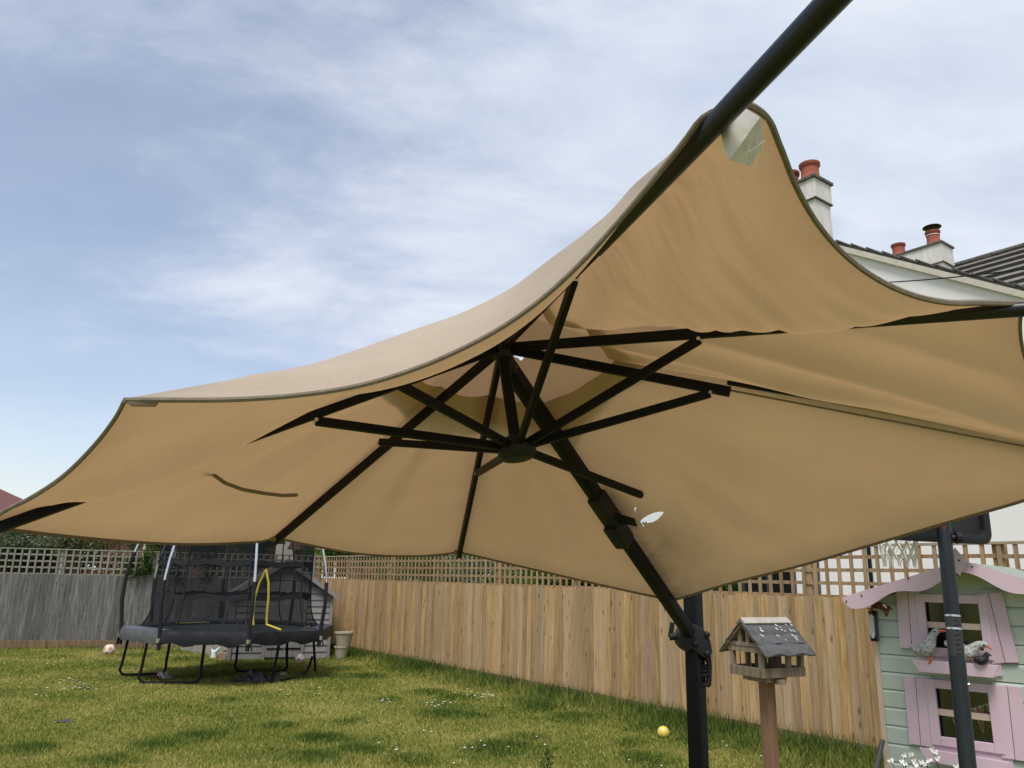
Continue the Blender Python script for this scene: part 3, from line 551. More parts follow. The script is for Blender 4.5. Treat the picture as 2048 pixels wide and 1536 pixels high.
def opening(T, px, m_frame, mull=1, name='window', P=HP, n=FN):
    (x0, y0), (x1, y1) = px; a = onpl(P, n, x0, y0); b = onpl(P, n, x1, y1); a0 = (a-P)@FE; a1 = (b-P)@FE; zt = a[2]; zb = max(b[2], .1)
    return opening_l(T, a0, a1, zb, zt, m_frame, mull, name)
def opening_l(T, a0, a1, zb, zt, m_frame, mull=1, name='window'):
    pane = MB().box(hpt((a0+a1)/2, (zb+zt)/2, -.012), (a1-a0, .02, zt-zb), (FE, FN, Z3)).build(name, M_glass, T)
    m = MB(); fw = .06
    for aa in [a0+fw/2]+[a0+(a1-a0)*q/mull for q in range(1, mull)]+[a1-fw/2]: m.box(hpt(aa, (zb+zt)/2, -.035), (fw, .05, zt-zb), (FE, FN, Z3))
    for zz in (zb+fw/2, zt-fw/2): m.box(hpt((a0+a1)/2, zz, -.037), (a1-a0, .05, fw), (FE, FN, Z3))
    m.build('frame', m_frame, pane); return pane
d0 = [(onpl(HP, FN, x, 1150)-HP)@FE for x in (1440, 1592, 1613, 1640, 1262, 1345, 1158, 1240)]
opening_l(HS, d0[0], d0[1], .1, 2.35, M_frame, 3, 'patio_door'); opening_l(HS, d0[2], d0[3], 1.0, 2.1, M_frame, 1); opening_l(HS, d0[4], d0[5], .9, 2.2, M_frame, 2); opening_l(HS, d0[6], d0[7], .9, 2.1, M_frame, 2)
ap = (onpl(HP, FN, 1744, 1130)-HP)@FE; MB().tube([hpt(ap, .1, -.07), hpt(ap, 5.6, -.07)], .034, 10).build('drainpipe', M_black, HS, smooth=True)
# house further back: stack and tiled roof slope
M_cshade = mat('course_shade', (.022, .021, .02), .95)  # near-black colour that paints the shadow lines between tile courses
HB = thing('tiled_house', HP+FN*11+FE*6, 'house behind the gable with lichen covered tiled roof and twin pot chimney', 'house')
R1 = onpl(HP+FN*12, FN, 1905, 533); R2 = onpl(HP+FN*12, FN, 2048, 496); rz_ = (R1[2]+R2[2])/2; ra = (R1-HP)@FE-.6
def rpt(a, z, o): return HP+FE*a+FN*o+Z3*z
PIT = math.radians(33); nrow = 8; CRS = .72
for i in range(nrow):
    s0 = i*CRS; o0 = 12-math.cos(PIT)*s0; z0 = rz_-math.sin(PIT)*s0; o1 = 12-math.cos(PIT)*(s0+CRS*1.06); z1 = rz_-math.sin(PIT)*(s0+CRS*1.06)
    MB().prism([rpt(ra, z0-.01, o0), rpt(ra, z1+.06, o1), rpt(ra, z1-.0, o1), rpt(ra, z0-.05, o0)], FE*13).build('tile_course', M_tile2, HB, bevel=.006); MB().box(rpt(ra+6.5, z1+.02, o1-.03), (13, .05, .10), (FE, FN, Z3)).build('course_shadow', M_cshade, HB)  # dark bar added as a painted shadow line along each course's lower edge
k = ra
while k < ra+13: MB().tube([rpt(k, rz_+.02, 12), rpt(k+.47, rz_+.02, 12)], .12, 8).build('ridge_tile', M_tile, HB, smooth=True); k += .45
zb_ = rz_-math.sin(PIT)*nrow*CRS
MB().prism([rpt(ra+.3, -.1, 12-math.cos(PIT)*nrow*CRS+.3), rpt(ra+.3, zb_+.1, 12-math.cos(PIT)*nrow*CRS+.3), rpt(ra+.3, rz_-.12, 12), rpt(ra+.3, zb_, 16.2), rpt(ra+.3, -.1, 16.2)], FE*12.4).build('wall', M_render, HB)
MB().prism([rpt(ra, rz_, 12.05), rpt(ra, zb_, 16.4), rpt(ra, zb_-.1, 16.4), rpt(ra, rz_-.1, 12.05)], FE*13).build('roof_slope', M_tile, HB)
K2 = onpl(HP+FN*11.0, FN, 1881, 486); stack('chimney', HB, K2, 1.75, .72, 3.0, .62, [(.52, 0, .21, .56, True), (-.62, 0, .21, .50, False)])
# overhead cable
q0 = onpl(HP-FN*.02, FN, 1772, 565); q1 = atY(2230, 512, 9.5)
tag(MB().tube([q0+(q1-q0)*t-Z3*.12*4*t*(1-t)*.4 for t in np.linspace(0, 1, 12)], .011, 6).build('cable', M_black), 'black overhead cable stretched from the white gable wall', 'cable')
# ------------------------------------------------------------------ brick houses far behind
def brickmat():
    m = bpy.data.materials.new('brick'); m.use_nodes = True; t = m.node_tree; b = t.nodes['Principled BSDF']; b.inputs['Roughness'].default_value = .9
    co = N(t, 'ShaderNodeTexCoord'); mp_ = N(t, 'ShaderNodeMapping'); mp_.inputs['Rotation'].default_value = (math.radians(90), 0, 0); L(t, co.outputs['Object'], mp_.inputs[0])
    br = N(t, 'ShaderNodeTexBrick', i_Scale=4.4); L(t, mp_.outputs[0], br.inputs['Vector']); br.inputs['Color1'].default_value = (.16, .055, .04, 1); br.inputs['Color2'].default_value = (.21, .08, .055, 1); br.inputs['Mortar'].default_value = (.22, .17, .14, 1)
    L(t, br.outputs[0], b.inputs['Base Color']); return m
M_brick = brickmat(); M_redtile = mat('red_tile', (.13, .05, .042), .85, noise=(8, .25, (1, 1, 3)))
def brick_house(c, wdt, dep, ze, zr, label, wins, ridge_x=True):
    """c: front-left corner on the ground"""
    T = thing('brick_house', c+V3(wdt/2, dep/2, 0), label, 'house'); x, y = c[0], c[1]
    MB().box(V3(x+wdt/2, y+dep/2, ze/2), (wdt, dep, ze)).build('wall', M_brick, T)
    if ridge_x:
        MB().prism([V3(x-.3, y-.3, ze-.02), V3(x-.3, y+dep/2, zr), V3(x-.3, y+dep+.3, ze-.02)], V3(wdt+.6, 0, 0)).build('roof', M_redtile, T)
    else:
        MB().prism([V3(x-.3, y-.3, ze-.02), V3(x+wdt/2, y-.3, zr), V3(x+wdt+.3, y-.3, ze-.02)], V3(0, dep+.6, 0)).build('roof', M_redtile, T)
    for (wx, wz, ww, wh) in wins:
        p = MB().box(V3(x+wx, y-.02, wz), (ww, .06, wh)).build('window', M_glass, T); m = MB()
        for dx in (-ww/2, 0, ww/2): m.box(V3(x+wx+dx, y-.06, wz), (.09, .06, wh+.09))
        for dz in (-wh/2, wh/2): m.box(V3(x+wx, y-.063, wz+dz), (ww+.09, .06, .09))
        m.build('frame', M_wframe, p)
    return T
gA = atY(-26, 1040, 30); brick_house(V3(gA[0]-9, 30, 0), 9, 7, gA[2], gA[2]+1.9, 'brick house with sloping roof far beyond the grey fence', [(7, 2.4, 1.2, 1.1), (2.5, 2.4, 1.2, 1.1)], False)
gB = atY(165, 1090, 26); gB2 = atY(445, 1090, 26); brick_house(V3(gB[0], 26, 0), gB2[0]-gB[0], 6, 2.75, 5.0, 'red brick house with white window just beyond the grey fence', [(.33, 2.1, .42, 1.0), (2.6, 2.1, 1.0, 1.0)])
gC = atY(590, 1095, 38); gC2 = atY(940, 1100, 38); brick_house(V3(gC[0], 38, 0), gC2[0]-gC[0], 7, 2.7, 4.9, 'low red brick house glimpsed through the trellis past the shed', [(2.0, 1.9, 1.2, 1.0), (6.0, 1.9, 1.2, 1.0)])
# ------------------------------------------------------------------ shrubs and trees
ML = dict(vari=leafmat('leaf_variegated', [(.03, .06, .025), (.09, .13, .06), (.27, .31, .22), (.06, .10, .03), (.20, .24, .15)]), red=leafmat('leaf_bronze', [(.11, .06, .03), (.17, .09, .045), (.07, .10, .03), (.12, .13, .05)]), mid=leafmat('leaf_mid', [(.025, .05, .012), (.06, .10, .025), (.10, .15, .035)]),
          dark=leafmat('leaf_dark', [(.012, .03, .008), (.03, .065, .015), (.055, .095, .025)]), lime=leafmat('leaf_lime', [(.07, .11, .02), (.16, .22, .045), (.10, .15, .03)]))
M_bark = mat('bark', (.07, .05, .035), .95, noise=(12, .35, (1, 1, .3)), bump=(25, .6))
def shrub(c, r, kind, n, size, label, cat='shrub', clumps=46, name='shrub'):
    c = V3(*c); T = thing(name, V3(c[0], c[1], 0), label, cat); P = clump_pts(c, r, n, clumps); P = P[P[:, 2] > .05]
    Vv, Ff = leaves(P, size); fo = raw('foliage', Vv, Ff, ML[kind], T); m = MB()
    for q in range(5):
        e = c+rng.normal(size=3)*np.asarray(r)*.38; b = V3(c[0]+rng.normal()*.05, c[1]+rng.normal()*.05, 0); m.tube([b, b*.5+e*.5+rng.normal(size=3)*.06, e], [.028, .02, .008], 6)
    m.build('stem', M_bark, T, smooth=True); return T
for (px, py, Y, rx, rz, kd, n, sz, lb) in [
 (-30, 1088, 17.7, .95, .52, 'vari', 5200, .075, 'pale variegated shrub above the grey fence beside the brick house with sloping roof'),
 (85, 1086, 17.75, .85, .50, 'vari', 6000, .07, 'cream and green variegated shrub over the middle of the grey trellis'),
 (30, 1108, 18.3, 1.1, .40, 'red', 3600, .06, 'bronze leaved low shrub showing through the grey trellis'),
 (150, 1104, 17.8, .6, .34, 'red', 3000, .06, 'reddish green shrub below the white window of the brick house'),
 (160, 1128, 17.8, 1.3, .5, 'dark', 4200, .06, 'dark green shrub filling the back of the grey trellis'),
 (0, 1130, 17.8, 1.2, .5, 'dark', 4200, .06, 'dark green shrub behind the grey trellis under the variegated leaves'),
 (300, 1112, 17.3, .42, .62, 'mid', 5200, .06, 'green leafy shrub spilling over the grey fence top beside the trampoline net'),
 (385, 1130, 17.6, .75, .7, 'dark', 4800, .06, 'dark shrub behind the trampoline net left of the shed'),
 (480, 1085, 19.5, .9, .8, 'dark', 4200, .07, 'dark tree crown behind the shed roof'),
 (622, 1120, 18.9, .28, .42, 'lime', 2600, .06, 'bright lime shrub squeezed between trampoline net and tan trellis'),
 (695, 1103, 20.5, .75, .45, 'dark', 4800, .07, 'glossy dark green bush above the far end of the tan trellis')]:
    shrub(atY(px, py, Y), (rx, .6, rz), kd, n, sz, lb)
for (a, off, z, rx, rz, kd, n, sz, lb) in [(-9.4, 1.2, 1.35, .9, .75, 'lime', 5000, .06, 'lime green shrub behind the far end of the tan trellis'), (-7.9, 1.3, 1.3, .9, .7, 'mid', 5000, .06, 'mid green shrub with pale flowers behind the tan trellis'),
   (-6.4, 1.2, 1.25, .9, .75, 'vari', 4600, .06, 'silvery shrub behind the tan trellis near the wide post'), (-5.0, 1.1, 1.3, .8, .7, 'lime', 5000, .06, 'yellow green shrub behind the tan trellis below the canopy edge'), (-4.0, 1.2, 1.2, .7, .62, 'dark', 4200, .06, 'dark green shrub at the left corner of the white house'), (-10.6, 1.4, 1.5, .8, .6, 'mid', 3800, .06, 'shrub behind the corner where tan and grey fences meet')]:
    P = FP+FE*a+FN*off; shrub((P[0], P[1], z+.12), (rx*1.1, .7, rz*1.15), kd, int(n*1.5), sz*1.1, lb, clumps=64)
for i, (a, lb) in enumerate([(-10.5, 'broad dark tree far behind the corner of the fences'), (-7.6, 'broad green tree beyond the silvery shrub'), (-4.9, 'leafy tree standing left of the white house corner')]):
    P = FP+FE*a+FN*(4.6 if i < 2 else 3.4); shrub((P[0], P[1], 1.45), (1.7, 1.1, 1.05), ('dark', 'mid', 'dark')[i], 9000, .09, lb, 'tree', 90, 'garden_tree')
# ------------------------------------------------------------------ shed
S0 = gnd(453, 1321); S1 = gnd(658, 1318); SE = unit(S1-S0); SN = V3(-SE[1], SE[0], 0); SW = np.linalg.norm(S1-S0); SDp = 1.75
SH = thing('garden_shed', S0+SE*SW/2+SN*SDp/2, 'small grey painted clapboard shed with apex roof behind the trampoline', 'shed')
ZE, ZA = 1.20, 1.80
def spt(a, z, o=0.): return S0+SE*a+SN*o+Z3*z
MB().prism([spt(.02, 0, .03), spt(SW-.02, 0, .03), spt(SW-.02, ZE-.02, .03), spt(SW/2, ZA-.02, .03), spt(.02, ZE-.02, .03)], SN*SDp).build('wall', M_shed, SH)
def szt(a): return ZE+(ZA-ZE)*(1-abs(a-SW/2)/(SW/2))
DA0, DA1 = .66, 1.30
nb = 15; bh = ZA/nb
for i in range(nb):
    z0 = .02+i*bh
    half = SW/2 if z0 < ZE-bh else (SW/2)*(1-(z0+bh-ZE)/(ZA-ZE))
    if half < .06: continue
    aL_, aR_ = SW/2-half, SW/2+half
    segs = [(aL_, DA0-.03), (DA1+.03, aR_)] if z0 < 1.45 else [(aL_, aR_)]
    for s0_, s1_ in segs:
        if s1_-s0_ < .04: continue
        MB().prism([spt(s0_, z0, .03), spt(s0_, z0-.004, .0), spt(s0_, z0+bh*.98, .018), spt(s0_, z0+bh*.98, .03)], SE*(s1_-s0_)).build('clapboard', M_shed, SH)
for i in range(10):
    z0 = .02+i*bh; sgs = [(0, SDp)] if not (.62 < z0 < 1.1) else [(0, .45), (1.3, SDp)]
    for s0_, s1_ in sgs: MB().prism([spt(0.02, z0, s0_), spt(-.012, z0-.004, s0_), spt(0.006, z0+bh*.98, s0_), spt(0.02, z0+bh*.98, s0_)], SN*(s1_-s0_)).build('clapboard', M_shed, SH)
D_ = MB().box(spt((DA0+DA1)/2, .74, .0), (DA1-DA0, .03, 1.40), (SE, SN, Z3)).build('door', M_shed, SH)
for q in range(5): a = DA0+.064+q*.128; MB().box(spt(a, .74, -.02), (.122, .014, 1.38), (SE, SN, Z3)).build('plank', M_shed, D_, bevel=.003)
for z in (.2, 1.22): MB().box(spt(DA1-.14, z, -.032), (.30, .008, .03), (SE, SN, Z3)).build('hinge', M_black, D_); MB().box(spt(DA1+.04, z, -.014), (.035, .008, .1), (SE, SN, Z3)).build('hinge_plate', M_black, D_)
for z in (.2,): MB().box(spt(DA0+.18, z, -.032), (.3, .008, .025), (SE, SN, Z3)).build('hinge', M_black, D_)
for a, h in ((.03, ZE), (SW-.03, ZE), (DA0-.03, 1.45), (DA1+.035, 1.5)): MB().box(spt(a, h/2, -.012), (.06, .03, h), (SE, SN, Z3)).build('corner_strip', M_shed, SH)
for sg in (0, 1):
    b = spt(-.08 if sg == 0 else SW+.08, ZE-.05, -.1); t_ = spt(SW/2, ZA+.005, -.1)
    MB().prism([b, t_, t_+Z3*.045, b+Z3*.045], SN*(SDp+.2)).build('roof', M_shedroof, SH)
    MB().prism([b-Z3*.05-SN*.012, t_-Z3*.05-SN*.012, t_+Z3*.04-SN*.012, b+Z3*.04-SN*.012], SN*.018).build('barge_board', M_shed, SH)
wn = MB().box(spt(-.004, .88, .87), (.03, .85, .42), (SE, SN, Z3)).build('window', M_glass, SH)
m = MB()
for o_ in (.46, .66, .87, 1.08, 1.28): m.box(spt(-.022, .88, o_), (.03, .035, .44), (SE, SN, Z3))
for z in (.67, 1.09): m.box(spt(-.024, z, .87), (.03, .88, .035), (SE, SN, Z3))
m.build('frame', M_shed, wn)
# planters in the gap beside the shed
M_beige = mat('planter', (.36, .32, .24), .8, noise=(7, .15, (1, 1, 1)))
pb = gnd(664, 1322); PT = thing('planter', pb+V3(.18, .1, 0), 'tall beige planters stacked between shed and tan fence', 'planter')
for i, (z0, z1, r0, r1) in enumerate(((0.0, .26, .09, .13), (.24, .52, .12, .17))): c = pb+V3(.14+.03*i, .12, 0); disc(c, Z3, [(r0, z0), (r1, z1-.03), (r1+.012, z1-.025), (r1+.012, z1), (r1-.02, z1), (r1-.03, z1-.04)], 18).build('pot', M_beige, PT, smooth=True)
# bits left of the shed
bx_ = gnd(440, 1322); tag(MB().box(bx_+V3(0, .1, .07), (.13, .12, .14), (SE, SN, Z3)).build('paving_block', mat('block', (.36, .24, .17), .9, noise=(9, .2, (1, 1, 1))), bevel=.008), 'small buff paving block on the grass at the shed corner', 'block')
LG = thing('leaning_boards', gnd(395, 1312), 'weathered grey boards leaning low against the shed side', 'boards')
for q in range(4): a = gnd(365+q*18, 1303+q*3.2); MB().bar(a, a+V3(.24, .18, .30-.03*q), .16, .02, (.6, -.6, .5)).build('plank', M_grey_slat, LG)
ct = gnd(427, 1316); m = MB(); m.tube([ct+V3(-.06, 0, .16), ct+V3(-.02, 0, .10), ct+V3(.04, 0, .12), ct+V3(.09, .02, .2)], [.012, .04, .035, .01], 8); m.tube([ct+V3(.0, 0, .0), ct+V3(.0, 0, .1)], [.06, .045], 8); tag(m.build('watering_can', mat('pale_enamel', (.6, .62, .62), .5), smooth=True), 'small pale watering can standing by the shed side', 'watering can')
lg2 = gnd(437, 1307)
for q in range(3): tag(MB().tube([lg2+V3(-.06+.09*q, .12, .02), lg2+V3(.0+.09*q, .2, .42-.06*q)], [.04, .03], 8).build('log', M_bark, smooth=True), ('tallest', 'middle height', 'shortest')[q]+' dark log propped against the shed wall', 'log', 'logs by the shed')
# ------------------------------------------------------------------ trampoline
TC = V3(-4.42, 13.0, 0); TR = 1.62; TZ = .735; TA0 = 27
def tp(an, r, z): return TC+V3(math.cos(math.radians(an))*r, math.sin(math.radians(an))*r, z)
TM = thing('trampoline', TC, 'octagonal black trampoline with net enclosure and bent legs on the lawn', 'trampoline')
M_pad = mat('pad_vinyl', (.011, .012, .016), .5, spec=.3, noise=(5, .5, (1, 1, 1)), bump=(7, .7)); M_padg = mat('pad_vinyl_faded', (.075, .08, .09), .45, spec=.4, noise=(5, .3, (1, 1, 1)), bump=(7, .7))
M_mat = mat('jump_mat', (.012, .012, .013), .8); M_foam = mat('pole_foam', (.010, .011, .013), .8, noise=(20, .3, (1, 1, 1))); M_yel = mat('yellow_webbing', (.50, .40, .045), .7, noise=(12, .2, (1, 1, 1)))
angs = [TA0+45*i for i in range(8)]
MB().tube([tp(a, TR-.05, TZ-.03) for a in angs+angs[:2]], .024, 8, cap=False).build('frame_ring', M_black, TM, smooth=True)
MB().add([tp(a, 1.33, TZ-.03) for a in angs], [tuple(range(8))]).build('jump_mat', M_mat, TM)
for i in range(8):
    a, b = angs[i], angs[(i+1) % 8]; P = []; nn = 14
    for j in range(nn+1):
        t = j/nn; o = tp(a, TR, 0)*(1-t)+tp(b, TR, 0)*t; ii = tp(a, 1.30, 0)*(1-t)+tp(b, 1.30, 0)*t; rd = unit(o-TC); wv = .012*math.sin(j*1.7+i*2.1)
        P.append([ii+Z3*(TZ-.01), ii+Z3*(TZ+.018), o*.6+ii*.4+Z3*(TZ+.028+wv*.5), o+rd*.0+Z3*(TZ+.012), o+rd*(.018+wv)+Z3*(TZ-.05), o+rd*(.012-wv)+Z3*(TZ-.13+.5*wv), o+rd*.008+Z3*(TZ-.165+wv+(.02 if i in (5, 6) else 0)*math.sin(j))])
    pd = MB().grid(P).build('safety_pad', M_padg if i == 4 else M_pad, TM, smooth=True)
    if i in (2, 4, 5, 6, 7): MB().bar(tp(a, 1.27, TZ+.006)*.75+tp(b, 1.27, TZ+.006)*.25, tp(a, 1.27, TZ+.006)*.2+tp(b, 1.27, TZ+.006)*.8, .04, .012).build('yellow_edge', M_yel, pd)
prof = [(.50, 1.60), (.80, 1.62), (1.15, 1.66), (1.5, 1.65), (1.8, 1.59), (2.1, 1.50), (2.35, 1.36), (2.5, 1.2)]
for i, a in enumerate(angs):
    if i == 0: continue
    pts = [tp(a, r, z) for z, r in prof]; fz = np.linspace(.5, 2.5, 26); rr = np.interp(fz, *zip(*prof)); k = 18 if i in (4,) else 13
    po = MB().tube([tp(a, r, z) for z, r in zip(fz[:k], rr[:k])], .030, 8).build('net_pole', M_foam, TM, smooth=True)
    MB().tube([tp(a, r, z) for z, r in zip(fz[k-1:], rr[k-1:])], .019, 8).build('steel_tube', M_steel, po, smooth=True)
    MB().tube([tp(a, 1.62, .6), tp(a, 1.62, .66)], .034, 8).build('clamp', M_steel, po, smooth=True)
    MB().bar(tp(a, 1.62, .70), tp(a+2, 1.65, .50), .05, .006, (1, 0, 0)).build('hanging_strap', M_foam, po)
def netmat():
    m = bpy.data.materials.new('net_mesh'); m.use_nodes = True; t = m.node_tree; t.nodes.clear(); d = N(t, 'ShaderNodeBsdfDiffuse'); d.inputs[0].default_value = (.016, .018, .022, 1); tr = N(t, 'ShaderNodeBsdfTransparent')
    ms = N(t, 'ShaderNodeMixShader'); co = N(t, 'ShaderNodeTexCoord'); nz = N(t, 'ShaderNodeTexNoise', i_Scale=1.5, i_Detail=3.0); L(t, co.outputs['Object'], nz.inputs['Vector']); mr = N(t, 'ShaderNodeMapRange'); L(t, nz.outputs[0], mr.inputs['Value']); mr.inputs['To Min'].default_value = .42; mr.inputs['To Max'].default_value = .62
    L(t, mr.outputs[0], ms.inputs[0]); L(t, tr.outputs[0], ms.inputs[1]); L(t, d.outputs[0], ms.inputs[2]); o = N(t, 'ShaderNodeOutputMaterial'); L(t, ms.outputs[0], o.inputs[0]); return m
M_net = netmat()
def nr(z): return 1.20+.16*math.exp(-(z-.75)/.16)
zs = np.concatenate([np.linspace(TZ, 1.2, 8), np.linspace(1.3, 2.5, 6)])
for i in range(8):
    a, b = angs[i], angs[(i+1) % 8]; P = []
    for z in zs:
        r = nr(z); P.append([(tp(a, r, z)*(1-t)+tp(b, r, z)*t)-unit(tp((a+b)/2, 1, 0)-TC)*.05*math.sin(math.pi*t)*(1 if z < 2.4 else 0) for t in np.linspace(0, 1, 8)])
    npn = MB().grid(P).build('net_panel', M_net, TM, smooth=True)
    for zc, hw in ((1.22, .035), (1.72, .04)):
        sgn = unit(tp((a+b)/2, 1, 0)-TC); pt = [(tp(a, nr(zc), zc)*(1-t)+tp(b, nr(zc), zc)*t)-sgn*(.05*math.sin(math.pi*t)-.006)+Z3*.02*math.sin(3*math.pi*t+i) for t in np.linspace(0, 1, 9)]
        MB().grid([[p-Z3*hw for p in pt], [p+Z3*hw for p in pt]]).build('net_band', M_foam, npn)
    MB().tube([tp(a, nr(z)+.004, z) for z in zs], .012, 6).build('net_strap', M_foam, npn)
zp = lambda pts: [atY(x, y, TC[1]-1.13) for x, y in pts]
m = MB()
for pts in ([(507, 1250), (506, 1225), (510, 1195), (519, 1166), (532, 1140)], [(532, 1138), (537, 1165), (537, 1195), (534, 1225), (533, 1250)], [(533, 1249), (546, 1254), (562, 1260)]): m.tube(zp(pts), .026, 8, flat=.6)
m.build('door_zip', M_yel, TM, smooth=True)
# legs: three whole U legs, one broken
def uleg(p0, p1, t0, t1, nm='leg'):
    g0, g1 = gnd(*p0), gnd(*p1); g0[2] = g1[2] = .035; d = unit(g1-g0)
    pts = [t0, t0*.2+g0*.8+Z3*.06, g0+Z3*.07-d*.01, g0+d*.03+Z3*.015, g0+d*.10, (g0+g1)/2, g1-d*.10, g1-d*.03+Z3*.015, g1+Z3*.07+d*.01, t1*.2+g1*.8+Z3*.06, t1]
    return MB().tube(pts, .021, 8).build(nm, M_black, TM, smooth=True)
ft = lambda x, y: gnd(x, y, TZ-.06)
def ltop(p, f=.04): g = gnd(*p); q = g*(1-f)+TC*f; return V3(q[0], q[1], TZ-.04)
for p0, p1 in (((277, 1371), (398, 1370)), ((239, 1355), (328, 1352)), ((470, 1347), (572, 1347))): uleg(p0, p1, ltop(p0), ltop(p1))
for p, q in (((543, 1367), (560, 1366)), ((631, 1346), (629, 1346))): t_ = ltop(q, .06); MB().tube([t_, gnd(*p)], .021, 8).build('broken_leg', M_black, TM, smooth=True)
g0 = gnd(560, 1366)+Z3*.03; g1 = gnd(602, 1357)+Z3*.03; g2 = gnd(618, 1346)+Z3*.06; 
tag(MB().tube([g0, g1, g1*.4+g2*.6, g2+Z3*.06, g2+V3(.03, .02, .20)], .021, 8).build('fallen_tube', M_black, smooth=True), 'bent black steel tube fallen from the trampoline onto the grass', 'tube')
LD = thing('ladder', atY(435, 1258, 12.1), 'small dark ladder lying on its side on the trampoline', 'ladder')
lp = lambda x, y: atY(x, y, 12.05)
for a, b in (((385, 1236), (487, 1241)), ((396, 1261), (498, 1262))): MB().bar(lp(*a), lp(*b), .025, .03).build('rail', M_padg, LD)
for x in (413, 443, 473): MB().bar(lp(x, 1237+(x-385)*.04), lp(x+7, 1261), .025, .025).build('rung', M_padg, LD)
# things under and around it
def crumple(c, r, h, name, m_, label, cat, seed):
    rg = np.random.default_rng(seed); n = 26; P = []
    for i in range(n):
        row = []
        for j in range(n):
            u, v = i/(n-1)*2-1, j/(n-1)*2-1; d = math.hypot(u, v); rad = 1+.18*math.sin(3*math.atan2(v, u)+seed)
            z = max(0, 1-d*d/rad)**.7*h*(.65+.5*math.sin(u*7+seed)*math.sin(v*6+1)+.35*math.sin(u*17+v*11)); row.append(V3(c[0]+u*r[0]*(.9+.15*math.sin(v*5)), c[1]+v*r[1], max(.02, z+.012)))
        P.append(row)
    return tag(MB().grid(P).build(name, m_, smooth=True), label, cat)
crumple(gnd(512, 1362), (.38, .24), .12, 'crumpled_cover', mat('grey_sheet', (.055, .055, .058), .6, noise=(6, .7, (1, 1, 1))), 'crumpled dark grey sheet on the grass beneath the trampoline', 'sheet', 3)
crumple(gnd(325, 1359), (.14, .08), .09, 'cloth_toy', mat('cloth', (.42, .36, .33), .8, noise=(5, .4, (1, 1, 1))), 'small pale rag lying on the grass under the trampoline', 'rag', 5)
crumple(gnd(312, 1360), (.09, .07), .06, 'red_cloth', mat('cloth_red', (.22, .04, .025), .8, noise=(9, .3, (1, 1, 1))), 'small red scrap of cloth beside the pale rag', 'cloth', 8)
crumple(gnd(566, 1353), (.09, .06), .05, 'paper', mat('paper', (.55, .54, .5), .8), 'scrap of white paper beside the crumpled grey sheet', 'paper', 4)
crumple(gnd(130, 1446), (.08, .05), .025, 'rubber_toy', mat('toy_grey', (.05, .06, .06), .6), 'small dark grey toy lying flat on the open lawn', 'toy', 6)
# balls with pentagon panels
import bmesh
def ball(px, py, r, c1, c2, label, rot):
    g = gnd(px, py); c = V3(g[0], g[1], ground_z(g[0], g[1])+r-.01); bm = bmesh.new(); bmesh.ops.create_icosphere(bm, subdivisions=4, radius=1)
    ph = (1+5**.5)/2; ico = np.array([(0, s1, s2*ph) for s1 in (1, -1) for s2 in (1, -1)]+[(s1, s2*ph, 0) for s1 in (1, -1) for s2 in (1, -1)]+[(s2*ph, 0, s1) for s1 in (1, -1) for s2 in (1, -1)]); ico /= np.linalg.norm(ico[0]); ico = ico@np.array(Matrix.Rotation(rot, 3, 'X'))
    for f in bm.faces:
        n_ = np.array(f.calc_center_median()); n_ /= np.linalg.norm(n_); dt = np.sort(ico@n_); f.material_index = 1 if dt[-1] > .93 else 0; f.smooth = True
    for v in bm.verts:
        n_ = np.array(v.co); dt = np.sort(ico@n_); v.co *= r*(1-.03*math.exp(-((dt[-1]-.93)/.012)**2)-.02*math.exp(-((dt[-1]-dt[-2])/.03)**2))
    me = bpy.data.meshes.new('ball'); bm.to_mesh(me); bm.free(); me.materials.append(c1); me.materials.append(c2); o = bpy.data.objects.new('ball', me); COL.objects.link(o); o.location = c.tolist(); return tag(o, label, 'ball')
M_bw = mat('ball_white', (.66, .62, .55), .5); M_br = mat('ball_pink', (.52, .24, .18), .5); M_by = mat('ball_yellow', (.72, .55, .03), .4); M_bl = mat('ball_pale', (.55, .50, .30), .4); M_bo = mat('ball_brick', (.42, .27, .22), .5)
ball(217, 1311, .105, M_bw, M_br, 'white football with red patch at the foot of the grey fence', .4)
ball(599, 1326, .085, M_bw, M_bo, 'white football with faded panels in front of the shed', 1.0)
ball(1327, 1478, .062, M_by, M_bl, 'yellow ball in the long grass below the tan fence', .7)
# ------------------------------------------------------------------ playhouse
PP = atY(1757, 1300, 5.2); PP[2] = 0; PE = V3(.743, -.669, 0); PN = V3(.669, .743, 0)
PH = thing('playhouse', PP+PE*.7+PN*.6, 'mint green wooden playhouse with pink shutters and wavy pink bargeboards', 'playhouse')
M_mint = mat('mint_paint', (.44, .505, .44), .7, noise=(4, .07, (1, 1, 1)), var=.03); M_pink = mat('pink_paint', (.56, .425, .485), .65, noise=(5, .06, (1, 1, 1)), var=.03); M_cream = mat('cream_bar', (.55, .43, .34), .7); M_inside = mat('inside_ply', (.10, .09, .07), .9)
M_grroof = mat('green_felt', (.25, .29, .235), .95, noise=(40, .3, (1, 1, 1)))
def fp(x, y, o=0.):
    q = onpl(PP+PN*o, PN, x, y)-PP; return float(q@PE), float(q[2])
def pw(a, z, o=0.): return PP+PE*a+PN*o+Z3*z
W_W = 1.55; apx = .80
_, ZRA = fp(1926, 1124, -.16); _, ZEV = fp(1690, 1196, -.16); aE = fp(1690, 1196, -.16)[0]; aA = fp(1926, 1124, -.16)[0]
W_W = 2*aA; SL2 = (ZRA-ZEV)/(aA-aE)
c8 = lambda x, y: (1740+x/5.565, 1260+y/5.565)     # crop coordinates of the lower window view
c7 = lambda x, y: (1680+x/5.565, 1020+y/5.565)
def rect(p0, p1):
    a0, z0 = fp(*p0); a1, z1 = fp(*p1); return min(a0, a1), max(a0, a1), min(z0, z1), max(z0, z1)
